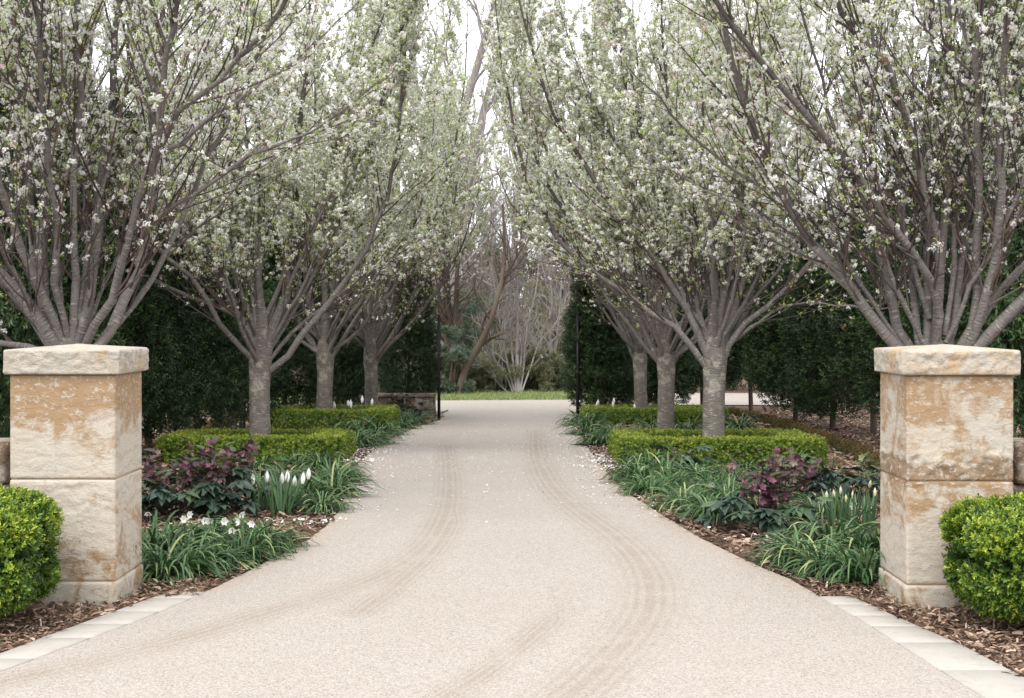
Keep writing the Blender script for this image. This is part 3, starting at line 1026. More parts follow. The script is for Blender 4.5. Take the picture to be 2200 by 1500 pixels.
T1L = [
    ([(575, 800), (617, 767), (660, 707), (707, 647), (760, 575), (805, 495), (840, 390), (862, 240), (872, 60)], 15, -.5),
    ([(560, 790), (535, 760), (500, 733), (467, 690), (440, 643), (408, 597), (365, 558), (310, 500)], 13, -.6),
    ([(555, 740), (543, 707), (507, 673), (443, 647), (383, 627), (310, 587), (240, 560)], 10, .1),
    ([(550, 770), (533, 740), (513, 677), (487, 610), (450, 557), (410, 490), (370, 380), (340, 240)], 14, .6),
    ([(560, 740), (530, 660), (505, 590), (480, 480), (460, 330), (440, 100)], 13, -.3),
    ([(565, 790), (575, 745), (598, 687), (618, 610), (627, 500), (643, 300), (660, 100), (668, -20)], 26, -.2),
    ([(558, 740), (557, 600), (560, 500), (553, 250), (548, 0)], 20, .2),
    ([(600, 690), (622, 600), (645, 560), (682, 480), (720, 340), (750, 160), (770, 0)], 15, .4),
    ([(570, 760), (610, 690), (672, 600), (722, 490), (765, 350), (790, 200), (805, 40)], 12, .9),
    ([(575, 780), (640, 700), (735, 630), (810, 580), (880, 500), (915, 400), (930, 280)], 9, .5),
]
T1R = [
    ([(1525, 800), (1500, 762), (1473, 730), (1453, 700), (1407, 677), (1350, 633), (1290, 595), (1225, 540), (1165, 460), (1120, 340), (1090, 200), (1065, 60)], 14, -.3),
    ([(1460, 710), (1427, 655), (1367, 597), (1307, 552), (1240, 490), (1180, 400), (1130, 280), (1100, 130)], 12, .2),
    ([(1525, 780), (1507, 733), (1473, 660), (1447, 617), (1407, 560), (1365, 510), (1270, 380), (1180, 220), (1130, 60)], 16, -.6),
    ([(1530, 760), (1500, 690), (1473, 600), (1453, 500), (1400, 330), (1350, 150), (1310, 0)], 14, .5),
    ([(1532, 770), (1505, 680), (1488, 600), (1475, 450), (1440, 240), (1420, 0)], 15, .1),
    ([(1537, 770), (1540, 650), (1535, 500), (1525, 250), (1520, 0)], 21, .2),
    ([(1545, 780), (1560, 720), (1580, 660), (1597, 600), (1617, 533), (1640, 380), (1660, 150), (1670, 0)], 17, .3),
    ([(1545, 800), (1563, 750), (1585, 708), (1627, 673), (1683, 633), (1742, 563), (1790, 480), (1830, 340)], 14, -.4),
    ([(1575, 735), (1633, 690), (1690, 660), (1757, 655), (1845, 662)], 8, -.5),
    ([(1550, 760), (1590, 700), (1610, 640), (1633, 560), (1680, 450), (1720, 300), (1750, 100)], 13, .9),
    ([(1540, 740), (1555, 620), (1565, 500), (1590, 300), (1600, 60)], 16, -.5),
    ([(1530, 740), (1520, 600), (1490, 450), (1500, 200)], 11, 1.1),
]
G1 = [(4, 44, 3.6, .19), (5, 28, 4.8, .22), (3, 14, 5.6, .26)]
G2 = [(6, 50, 4.1, .24), (7, 33, 5.2, .28), (4, 15, 6.2, .34)]
pear('near pear tree of many grey stems rising behind the tan-topped pillar', 150, 10.9, 800, 74, T0L, [(3, 30, 4.2, .12), (2, 14, 4.4, .14)], 6.2, 101, dens=1.4, zlo=1.9, zhi=4.0, flower=.50, leaf=.52, bl=.8, lead=.3)
pear('near pear tree of many grey stems rising behind the brown-banded pillar', 2015, 10.6, 810, 78, T0R, [(3, 30, 4.2, .12), (2, 14, 4.4, .14)], 6.2, 102, dens=1.4, zlo=1.8, zhi=3.9, flower=.50, leaf=.48, bl=.8, lead=.3)
pear('pear tree with upright pale-flecked trunk inside the hedge ring behind purple hellebores', 560, 17.9, 768, 44, T1L, G1, 7.0, 103, zlo=1.9, zhi=3.1, leaf=.85, bl=1.2, dens=1.15)
pear('thickest pear trunk, standing in the square hedge across the drive from the tulips', 1535, 17.4, 770, 47, T1R, G1, 7.0, 104, zlo=1.9, zhi=3.0, leaf=.8, bl=1.2, dens=1.15)
pear('second pear trunk along the row starting from the tan-topped pillar side hedge ring', 697, 24.8, 765, 34, [
    ([(700, 790), (727, 745), (755, 700), (800, 630), (860, 560), (915, 480), (960, 380), (985, 260)], 10, -.5),
    ([(690, 780), (665, 720), (640, 690), (615, 640), (570, 590), (520, 540)], 10, .3)], G2, 8.2, 105, zlo=2.2, zhi=3.3)
pear('slender pear trunk leaning slightly in front of the square hedge ring, dark screen behind', 1430, 22.6, 778, 36, [
    ([(1425, 800), (1405, 760), (1385, 700), (1340, 640), (1280, 590), (1215, 520), (1145, 430), (1090, 310)], 11, -.3),
    ([(1435, 800), (1465, 750), (1500, 715), (1540, 650), (1580, 580)], 10, .3)], G2, 8.0, 106, zlo=2.2, zhi=3.2)
pear('farthest pear tree before the pale board fence beside the gate', 797, 27.5, 768, 28, [
    ([(800, 790), (830, 745), (870, 710), (920, 650), (965, 580), (1005, 490), (1035, 380)], 8, -.3), ([(800, 780), (845, 715), (890, 640), (940, 550), (975, 440), (990, 300)], 8, .3), ([(798, 770), (830, 690), (880, 590), (930, 500), (960, 380), (970, 200)], 7, .8)], G2, 8.6, 107, zlo=2.3, zhi=3.3, spread=1.1)
pear('farthest pear tree, thinnest trunk in the small hedge ring near the gate', 1376, 27.8, 768, 28, [
    ([(1372, 790), (1350, 745), (1325, 690), (1290, 640), (1230, 580), (1165, 520), (1105, 450), (1060, 360)], 9, -.3), ([(1374, 780), (1340, 700), (1290, 610), (1220, 500), (1150, 390), (1100, 260)], 8, .4), ([(1376, 780), (1350, 690), (1310, 600), (1250, 480), (1180, 330), (1140, 180)], 7, .8)], G2, 8.6, 108, zlo=2.3, zhi=3.3, spread=1.1)
rng = np.random.default_rng(500)

# ------------------------------------------------------------------ dark screening trees
def sprig(n, ln, w, leafl, up=.4):
    lv, lf = leaf_t(w, .06, -.12)
    it = []
    for i in range(n):
        s = (i + .5) / n
        a_ = i * 2.4 + rng.uniform(-.4, .4)
        el = rng.uniform(.2, .7) + .5 * s
        d = np.array([math.cos(a_) * math.cos(el), math.sin(a_) * math.cos(el), math.sin(el)])
        it.append((lv, lf, (0, 0, s * ln), d, rng.uniform(-.5, .5), leafl * rng.uniform(.75, 1.15) * (1 - .25 * s), .12 * (s - .5) * 2))
    return compound(it)


def zfirst(Mx):
    return np.stack([Mx[:, :, 1], Mx[:, :, 2], Mx[:, :, 0]], 2)


def screen_mesh(seed, h, r, n, foot=.07):
    """column of dense foliage: ragged outline, gaps low down where the stem shows"""
    global rng
    rng = np.random.default_rng(seed)
    sp = [sprig(9, .10, .36, .058) for _ in range(4)]
    z = h * (foot + (1 - foot) * rng.random(n) ** .9)
    s = z / h
    env = r * np.clip(np.where(s < .25, .58 + 1.7 * s, 1.0 - .50 * ((s - .25) / .75) ** 1.9), .12, 1)
    az = rng.uniform(0, 6.283, n)
    rr = np.sqrt(rng.uniform(.25, 1.0, n))
    lump = np.array([mnoise.noise(Vector((math.cos(a_) * 1.7 + seed, math.sin(a_) * 1.7, b_ * 2.1))) for a_, b_ in zip(az, z)])
    keep = rng.random(n) < np.clip(1.0 + 1.2 * lump, .25, 1) * np.clip(.3 + (s - foot) * 4, 0, 1)
    rad = env * rr * (1 + .30 * lump)
    P = np.stack([rad * np.cos(az), rad * np.sin(az), z], -1)[keep]
    az, rr = az[keep], rr[keep]
    d = norm(np.stack([np.cos(az), np.sin(az), .35 + .5 * rng.random(len(az))], -1) + rng.normal(0, .45, (len(az), 3)))
    Mx = zfirst(frames(d, rng.uniform(0, 6.28, len(az))))
    mb = MB()
    ty = rng.integers(0, 4, len(az))
    tint = np.clip(rng.beta(2, 2.6, len(az)) * .9 + .12 * lump[keep], 0, .95)
    for k in range(4):
        q = ty == k
        scatter(mb, sp[k][0], sp[k][1], P[q], Mx[q], rng.uniform(.8, 1.35, q.sum()), tint[q], sp[k][2])
    me = mb.mesh('foliage', M['screen_leaf'])
    tb = MB()
    zz = np.linspace(-.05, h * .9, 9)
    tubes(tb, np.stack([.02 * np.sin(zz * 2), .02 * np.cos(zz * 3), zz], -1)[None], np.linspace(.055, .01, 9)[None], 8, [.3])
    k = 34
    zs = rng.uniform(.15, .85, k) * h
    a_ = rng.uniform(0, 6.28, k)
    pl = grow(np.stack([0 * zs, 0 * zs, zs], -1), np.stack([np.cos(a_), np.sin(a_), .6 + 0 * a_], -1), np.full(k, r * .9), 5, .1, .1)
    tubes(tb, pl, np.full((k, 1), .012) * np.linspace(1, .3, 5)[None], 4)
    return me, tb.mesh('trunk', M['brown_bark'], True)


SCR = [screen_mesh(900 + i, 3.6, .80, 11500, .055) for i in range(4)] + [screen_mesh(909, 3.6, .78, 10500, .14)]
screens = [  # px, distance, height scale, label
    (-40, 15.5, 1.5, 'dark evergreen screen tree farthest out beyond the low wall, tan-topped pillar side'),
    (85, 16.8, 1.36, 'dark evergreen screen tree behind the near pear of the tan-topped pillar'),
    (205, 18.2, 1.2, 'dark evergreen screen tree seen through stems above the tan-topped pillar cap'),
    (318, 19.6, 1.12, 'dark evergreen screen tree just showing past the edge of the tan-topped pillar'),
    (420, 21.2, 1.05, 'broad dark evergreen screen tree above the sunlit mulch beside tan-topped pillar'),
    (520, 24.4, 1.0, 'dark evergreen screen tree half hidden by the hellebore-side pear trunk'),
    (612, 26.6, .95, 'dark evergreen screen tree between the first two left-hand pear trunks'),
    (727, 30.2, .9, 'dark evergreen screen tree beside the pale board fence'),
    (880, 29.6, .88, 'dark evergreen column against the left black gate edge'),
    (1296, 29.2, .92, 'dark evergreen column against the right black gate edge'),
    (1350, 30.6, .95, 'dark evergreen screen tree behind the farthest right-hand pear'),
    (1425, 31.0, .95, 'dark evergreen screen tree behind the slender leaning pear trunk'),
    (1510, 31.6, .95, 'dark evergreen screen tree behind the thickest pear trunk'),
    (1612, 31.5, 1.0, 'dark evergreen screen tree with short bare foot against bright paving'),
    (1708, 27.6, 1.0, 'dark evergreen screen tree over the mulch past the hedge, middle of wall'),
    (1790, 25.2, 1.05, 'dark evergreen screen tree one short of the bare-footed trunk by the pillar'),
    (1545, 40.5, 1.0, 'dark evergreen beyond the far paving, seen left of the short bare foot'),
    (1668, 40.0, 1.0, 'dark evergreen beyond the far paving, seen right of the short bare foot'),
    (1875, 23.2, 1.1, 'dark evergreen screen tree on a bare trunk beside the brown-banded pillar'),
    (1990, 20.8, 1.15, 'dark evergreen screen tree right behind the brown-banded pillar cap'),
    (2100, 18.6, 1.42, 'dark evergreen screen tree behind the near pear of the brown-banded pillar'),
    (2215, 16.8, 1.6, 'dark evergreen screen tree farthest out beyond the brown-banded pillar'),
]
for i, (px, D, hs, lab) in enumerate(screens):
    fo, tr = SCR[4 if px in (1612, 1875, 1510) else i % 4]
    t = thing('screening_tree', lab, 'tree', (X(px, D), D, float(gz(D)) - .02), i * 1.3, 'dark evergreen screen behind the beds')
    w = 1.03 if 0 < px < 480 or px > 1640 else .97
    w = .76 if px in (727, 880) else w
    t.scale = (w, w, hs)
    link('foliage', fo, t)
    link('trunk', tr, t)
rng = np.random.default_rng(600)

# ------------------------------------------------------------------ clipped box
def surf_scatter(mb, P, Nn, sp, size, tint, jit=.5):
    n = len(P)
    d = norm(Nn + rng.normal(0, jit, (n, 3)) + np.array([0, 0, .35]))
    Mx = zfirst(frames(d, rng.uniform(0, 6.28, n)))
    ty = rng.integers(0, len(sp), n)
    sc = size * rng.uniform(.75, 1.3, n)
    for k in range(len(sp)):
        q = ty == k
        scatter(mb, sp[k][0], sp[k][1], P[q], Mx[q], sc[q], tint[q], sp[k][2])


def core_box(mb, x0, x1, y0, y1, z0, z1):
    V = np.array([[x, y, z] for z in (z0, z1) for x, y in ((x0, y0), (x1, y0), (x1, y1), (x0, y1))])
    mb.add(V, np.array([[0, 1, 5, 4], [1, 2, 6, 5], [2, 3, 7, 6], [3, 0, 4, 7], [4, 5, 6, 7]]), .05)


HSP = [sprig(8, .040, .52, .028) for _ in range(5)]


def hedge_strip(mb, ax, ay, bx, by, w, h, per_m2, zfun):
    """a clipped run from a to b (local), foliage all over its faces, uneven top"""
    L = math.hypot(bx - ax, by - ay)
    dx, dy = (bx - ax) / L, (by - ay) / L
    area = L * (w + 2 * h) + 2 * w * h
    n = int(area * per_m2)
    s = rng.uniform(-w * .1, L + w * .1, n)
    q = rng.random(n) * (w + 2 * h)
    lump = np.array([mnoise.noise(Vector((a_ * 3.1 + ax * 7, b_ * 5, ay))) for a_, b_ in zip(s, q)])
    off = np.where(q < h, -w / 2, np.where(q > h + w, w / 2, q - h - w / 2))
    zz = np.where(q < h, q, np.where(q > h + w, h - (q - h - w), h))
    nx = np.where(q < h, -1.0, np.where(q > h + w, 1.0, 0))
    nz = np.where((q >= h) & (q <= h + w), 1.0, 0)
    dep = -rng.random(n) ** 2 * .05 + .018 * lump
    off = off + nx * dep
    zz = zz + nz * dep
    # ends
    m = int(n * w * h * 2 / area) + 20
    off2, z2, e2 = rng.uniform(-w / 2, w / 2, m), rng.uniform(0, h, m), rng.integers(0, 2, m)
    s = np.r_[s, np.where(e2 == 1, L + w * .1, -w * .1)]
    off, zz = np.r_[off, off2], np.r_[zz, z2]
    Nn = np.concatenate([np.stack([-dy * nx, dx * nx, nz], -1), np.stack([dx * (2 * e2 - 1.0), dy * (2 * e2 - 1.0), 0 * z2], -1)])
    P = np.stack([ax + dx * s - dy * off, ay + dy * s + dx * off, zz + zfun(ay + dy * s + dx * off)], -1)
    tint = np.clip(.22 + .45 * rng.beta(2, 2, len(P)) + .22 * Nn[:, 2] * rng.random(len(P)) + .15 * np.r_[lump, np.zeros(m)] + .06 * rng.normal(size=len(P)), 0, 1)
    surf_scatter(mb, P, Nn, HSP, 1.0, tint)
    k = max(2, int(L / .3))
    for i in range(k):
        a_, b_ = i / k * L, (i + 1) / k * L
        c = [(ax + dx * s_ - dy * o_, ay + dy * s_ + dx * o_) for s_, o_ in ((a_, -w / 2 + .035), (b_, -w / 2 + .035), (b_, w / 2 - .035), (a_, w / 2 - .035))]
        V = np.array([[x, y, zfun(y) - .05] for x, y in c] + [[x, y, zfun(y) + h - .035] for x, y in c])
        mb.add(V, np.array([[0, 1, 5, 4], [1, 2, 6, 5], [2, 3, 7, 6], [3, 0, 4, 7], [4, 5, 6, 7]]), .05)


def hedge_ring(label, xa, xb, ya, yb, h, w, dens):
    cx, cy = (xa + xb) / 2, (ya + yb) / 2
    z0 = float(gz(cy))
    zf = lambda y: gz(np.asarray(y) + cy) - z0
    mb = MB()
    X0, X1, Y0, Y1 = xa - cx + w / 2, xb - cx - w / 2, ya - cy + w / 2, yb - cy - w / 2
    hedge_strip(mb, X0, Y0, X1, Y0, w, h, dens, zf)
    hedge_strip(mb, X0, Y1, X1, Y1, w, h, dens * .8, zf)
    hedge_strip(mb, X0, Y0, X0, Y1, w, h, dens, zf)
    hedge_strip(mb, X1, Y0, X1, Y1, w, h, dens, zf)
    o = mb.build('box_hedge', M['hedge_leaf'])
    o.location = (cx, cy, z0)
    tag(o, label, 'hedge', 'low clipped box hedge rings round the pears')


hedge_ring('low box hedge ring in front of which purple hellebores and white tulips grow', X(334, 17.2), X(726, 17.2), 17.15, 19.0, .285, .36, 1500)
hedge_ring('largest low box hedge ring, behind the tall dark hellebore', X(1336, 16.7), X(1774, 16.7), 16.6, 18.7, .30, .36, 1500)
hedge_ring('far low box hedge ring around the second left-hand pear trunk', X(560, 24), X(833, 24), 24.0, 26.3, .34, .40, 1000)
hedge_ring('far small box hedge ring nearest the right black gate edge', X(1258, 27), X(1560, 27), 26.6, 28.4, .27, .38, 1000)

# russet low edging hedges at the back of the beds
for pts, lab in (([(1565, 888), (1640, 905), (1720, 930), (1800, 962), (1893, 1005)], 'low russet-tinged hedge line between the mulch and right-hand box ring'),
                 ([(545, 893), (480, 915), (400, 945), (318, 985)], 'low russet-tinged hedge line between the mulch and left-hand box ring')):
    g = np.array([ground(*p) for p in pts])
    c0 = g.mean(0)
    mb = MB()
    for a_, b_ in zip(g[:-1], g[1:]):
        hedge_strip(mb, a_[0] - c0[0], a_[1] - c0[1], b_[0] - c0[0], b_[1] - c0[1], .22, .10, 420, lambda y: gz(np.asarray(y) + c0[1]) - c0[2])
    o = mb.build('russet_hedge', M['russet_leaf'])
    o.location = c0
    tag(o, lab, 'hedge', 'low russet hedges at the back of the beds')

# two box shrubs in the foreground
BSP = [sprig(11, .050, .50, .0255) for _ in range(6)]


def box_shrub(label, cx, cy, cz, rx, ry, rz_, n, seed):
    global rng
    rng = np.random.default_rng(seed)
    t = thing('box_shrub', label, 'shrub', (cx, cy, 0), 0, 'clipped box shrubs before the gateposts')
    d = rdir(n)
    e = .50
    P = np.sign(d) * np.abs(d) ** e
    P = P / (np.abs(P) ** (2 / e)).sum(1, keepdims=True) ** (e / 2)
    P *= np.array([rx, ry, rz_])
    Nn = norm(P / np.array([rx, ry, rz_]) ** 2)
    lump = np.array([mnoise.fractal(Vector(p * 6 + seed), 1.0, 2.0, 3) for p in P])
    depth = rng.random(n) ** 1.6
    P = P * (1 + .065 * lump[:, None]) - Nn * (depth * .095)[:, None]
    keep = P[:, 2] > -cz + .10
    P, Nn, depth = P[keep], Nn[keep], depth[keep]
    lump = lump[keep]
    mb = MB()
    # young lime growth sits at the shoot tips
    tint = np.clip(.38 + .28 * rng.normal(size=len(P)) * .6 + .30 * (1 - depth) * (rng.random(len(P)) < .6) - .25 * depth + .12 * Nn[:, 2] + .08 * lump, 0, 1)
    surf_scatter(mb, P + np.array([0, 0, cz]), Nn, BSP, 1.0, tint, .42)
    # inner twig body
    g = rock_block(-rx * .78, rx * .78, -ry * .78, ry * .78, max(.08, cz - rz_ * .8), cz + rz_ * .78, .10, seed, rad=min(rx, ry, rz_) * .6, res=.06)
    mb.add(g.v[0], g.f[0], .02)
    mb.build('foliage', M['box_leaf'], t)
    tb = MB()
    a_ = rng.uniform(0, 6.28, 9)
    pl = grow(np.stack([.06 * np.cos(a_), .06 * np.sin(a_), 0 * a_ - .02], -1), np.stack([np.cos(a_) * .6, np.sin(a_) * .6, 1 + 0 * a_], -1), np.full(9, .35), 5, .1, .1)
    tubes(tb, pl, np.full((9, 1), .012) * np.linspace(1, .5, 5)[None], 6)
    tb.build('stems', M['brown_bark'], t, True)


box_shrub('bright green clipped box shrub in front of the tan-topped pillar', X(132, 7.6) - .60, 7.6, .37, .50, .38, .27, 12000, 71)
box_shrub('bright green clipped box shrub in front of the brown-banded pillar', X(2028, 7.55) + .71, 7.55, .36, .62, .38, .255, 14500, 72)
rng = np.random.default_rng(700)

# ------------------------------------------------------------------ strappy lilyturf clumps
def straps(mb, base, az, el, L, w, K, droop, tint, twist=.25):
    """arching strap leaves with a keel; arrays of length n"""
    n = len(az)
    P = np.zeros((n, K, 3))
    P[:, 0] = base
    e = el.copy()
    for k in range(1, K):
        e = e - droop * (.35 + 1.1 * k / K)
        d = np.stack([np.cos(az) * np.cos(e), np.sin(az) * np.cos(e), np.sin(e)], -1)
        P[:, k] = P[:, k - 1] + d * (L / (K - 1))[:, None]
        P[:, k, 2] = np.maximum(P[:, k, 2], .015)
    T = norm(np.gradient(P, axis=1))
    side = norm(np.stack([-np.sin(az), np.cos(az), rng.normal(0, twist, n)], -1))[:, None, :]
    side = norm(side - (side * T).sum(2, keepdims=True) * T)
    up = np.cross(T, side)
    s = np.linspace(0, 1, K)
    prof = np.clip(1.15 * (.55 + 1.4 * s) * (1 - s ** 2.2), .02, 1)
    hw = (w[:, None] * prof[None] / 2)[:, :, None]
    V = np.stack([P - side * hw + up * hw * .35, P, P + side * hw + up * hw * .35], 2)
    f = []
    for k in range(K - 1):
        for j in (0, 1):
            f.append([k * 3 + j, k * 3 + j + 1, k * 3 + j + 4, k * 3 + j + 3])
    f = np.array(f)
    tn = np.repeat(np.repeat(tint[:, None], K, 1)[:, :, None], 3, 2).copy()
    tn[:, :, 1] += .10
    mb.add(V.reshape(-1, 3), (f[None] + (np.arange(n) * K * 3)[:, None, None]).reshape(-1, 4), np.clip(tn, 0, 1).ravel())


def lily_mesh(seed, n=210):
    global rng
    rng = np.random.default_rng(seed)
    mb = MB()
    az = rng.uniform(0, 6.283, n)
    rb = .085 * np.sqrt(rng.random(n))
    a2 = az + rng.normal(0, .6, n)
    base = np.stack([rb * np.cos(a2), rb * np.sin(a2), 0 * az - .01], -1)
    el = np.radians(rng.uniform(30, 84, n))
    straps(mb, base, az, el, rng.uniform(.24, .46, n), rng.uniform(.009, .0155, n), 9, rng.uniform(.20, .42, n), np.clip(rng.beta(2, 2.2, n) + (rng.random(n) < .025) * .45, 0, 1))
    return mb.mesh('lilyturf', M['strap_leaf'], True)


LIL = [lily_mesh(40 + i) for i in range(5)]
lil = [
    (345, 1240, .95, 'lilyturf clump pressed against the foot of the tan-topped pillar'),
    (405, 1232, 1.0, 'second lilyturf clump from the tan-topped pillar along the drive edge'),
    (468, 1215, .95, 'third lilyturf clump from the tan-topped pillar along the drive edge'),
    (520, 1198, .9, 'fourth lilyturf clump from the tan-topped pillar along the drive edge'),
    (566, 1182, .8, 'last lilyturf clump of the front run, beside bare mulch below the tulips'),
    (340, 1190, .95, 'lilyturf clump behind the front run next to the tan-topped pillar'),
    (400, 1182, .95, 'lilyturf clump under the drooping white flowers, toward the tan-topped pillar'),
    (465, 1172, .9, 'lilyturf clump under the drooping white flowers, middle of their row'),
    (522, 1160, .85, 'lilyturf clump under the last drooping white flowers before bare mulch'),
    (690, 1098, .85, 'lilyturf clump right beside the white tulips at the drive edge'),
    (712, 1068, .95, 'lilyturf clump behind the white tulips at the bulge of the bed'),
    (716, 1036, .95, 'lilyturf clump on the drive edge between white tulips and box ring'),
    (668, 1052, .85, 'lilyturf clump directly behind the white tulip flowers'),
    (690, 1010, .95, 'lilyturf clump touching the front corner of the hellebore-side box ring'),
    (610, 1035, .9, 'lilyturf clump between the purple hellebores and the white tulips'),
    (640, 1003, .85, 'lilyturf clump against the front face of the hellebore-side box ring'),
    (765, 962, 1.1, 'lilyturf clump at the side of the hellebore-side box ring by the drive'),
    (795, 955, 1.1, 'lilyturf clump at the drive edge just past the hellebore-side box ring'),
    (815, 936, 1.15, 'lilyturf clump before the far left box ring, on the drive edge'),
    (770, 935, 1.15, 'lilyturf clump below the small white flowers before the far left box ring'),
    (700, 925, 1.1, 'lilyturf clump between the two left-hand box rings'),
    (640, 922, 1.1, 'lilyturf clump beside the first left-hand pear trunk, between box rings'),
    (858, 922, 1.15, 'lilyturf clump past the far left box ring, nearer one of two'),
    (885, 912, 1.1, 'lilyturf clump nearest the left black gate edge'),
    (1255, 915, 1.1, 'lilyturf clump nearest the right black gate edge'),
    (1268, 935, 1.15, 'lilyturf clump on the drive edge before the far right box ring'),
    (1290, 958, 1.15, 'lilyturf clump on the drive edge between the two right-hand box rings'),
    (1315, 940, 1.1, 'lilyturf clump with small white flowers between the right-hand box rings'),
    (1400, 930, 1.0, 'lilyturf clump at the foot of the slender leaning pear trunk'),
    (1480, 928, 1.0, 'lilyturf clump between slender and thickest pear trunks'),
    (1590, 925, 1.0, 'lilyturf clump right behind the thickest pear trunk'),
    (1370, 1038, .9, 'lilyturf clump at the front drive-side corner of the largest box ring'),
    (1400, 1062, .95, 'lilyturf clump at the drive edge, second from the largest ring corner'),
    (1440, 1050, .9, 'lilyturf clump in front of the largest box ring, back of the bed'),
    (1470, 1092, .95, 'lilyturf clump on the drive edge midway to the dark hellebore'),
    (1510, 1072, .9, 'lilyturf clump behind the drive edge run, midway to the dark hellebore'),
    (1530, 1115, .9, 'lilyturf clump on the drive edge just short of the dark hellebore'),
    (1560, 1088, .85, 'lilyturf clump tucked against the dark hellebore on its drive side'),
    (1570, 1040, .85, 'lilyturf clump between the dark hellebore and the largest box ring'),
    (1715, 1210, .95, 'front lilyturf clump nearest the drive before the brown-banded pillar'),
    (1765, 1232, .95, 'lowest lilyturf clump by the limestone edging, brown-banded pillar side'),
    (1815, 1240, .95, 'lilyturf clump midway between edging and the brown-banded pillar foot'),
    (1865, 1250, .95, 'lilyturf clump pressed against the foot of the brown-banded pillar'),
    (1780, 1185, .9, 'lilyturf clump in front of the cream tulip buds, drive side'),
    (1835, 1190, .9, 'lilyturf clump in front of the cream tulip buds, middle'),
    (1880, 1195, .9, 'lilyturf clump in front of the cream tulip buds beside the pillar'),
    (600, 1082, .85, 'lilyturf clump filling the gap between hellebores and tulip stems'),
    (560, 1010, .9, 'lilyturf clump behind the hellebores against the box ring front'),
    (655, 1078, .85, 'lilyturf clump showing through the white tulip stems'),
    (1395, 1012, .9, 'lilyturf clump against the largest box ring near its drive-side corner'),
    (1430, 1030, .9, 'lilyturf clump below the round white flower'),
    (1500, 1035, .9, 'lilyturf clump between the low green hellebore and tall dark one'),
    (1540, 1058, .9, 'lilyturf clump just left of the tall dark hellebore crown'),
    (1600, 1018, .85, 'lilyturf clump behind the tall dark hellebore by the box ring'),
    (1760, 1110, .85, 'lilyturf clump between the tall dark hellebore and cream tulip buds'),
    (1700, 1020, .85, 'lilyturf clump at the back corner of the largest box ring'),
]
for i, (px, py, sc, lab) in enumerate(lil):
    o = link('lilyturf_clump', LIL[i % 5])
    o.location = ground(px, py)
    o.rotation_euler = (.10 * math.sin(i * 3.3), .10 * math.cos(i * 4.7), i * 1.9)
    sc *= 1 + .13 * math.sin(i * 5.3)
    o.scale = (sc * 1.15, sc * 1.15, sc * (1.12 + .12 * math.sin(i * 2.1)))
    tag(o, lab, 'plant', 'strappy lilyturf clumps edging the beds')

# ------------------------------------------------------------------ hellebores
def petal_t(w, cup):
    v = []
    K = 4
    for i in range(K + 1):
        s = i / K
        hw = w * math.sin(math.pi * min(1, .12 + .88 * s) ** .8) * .5
        for q in (-1, 0, 1):
            v.append([s, q * hw, cup * s * s + abs(q) * hw * .25])
    f = []
    for i in range(K):
        for j in (0, 1):
            f.append([i * 3 + j, i * 3 + j + 1, i * 3 + j + 4, i * 3 + j + 3])
    return np.array(v, float), np.array(f)


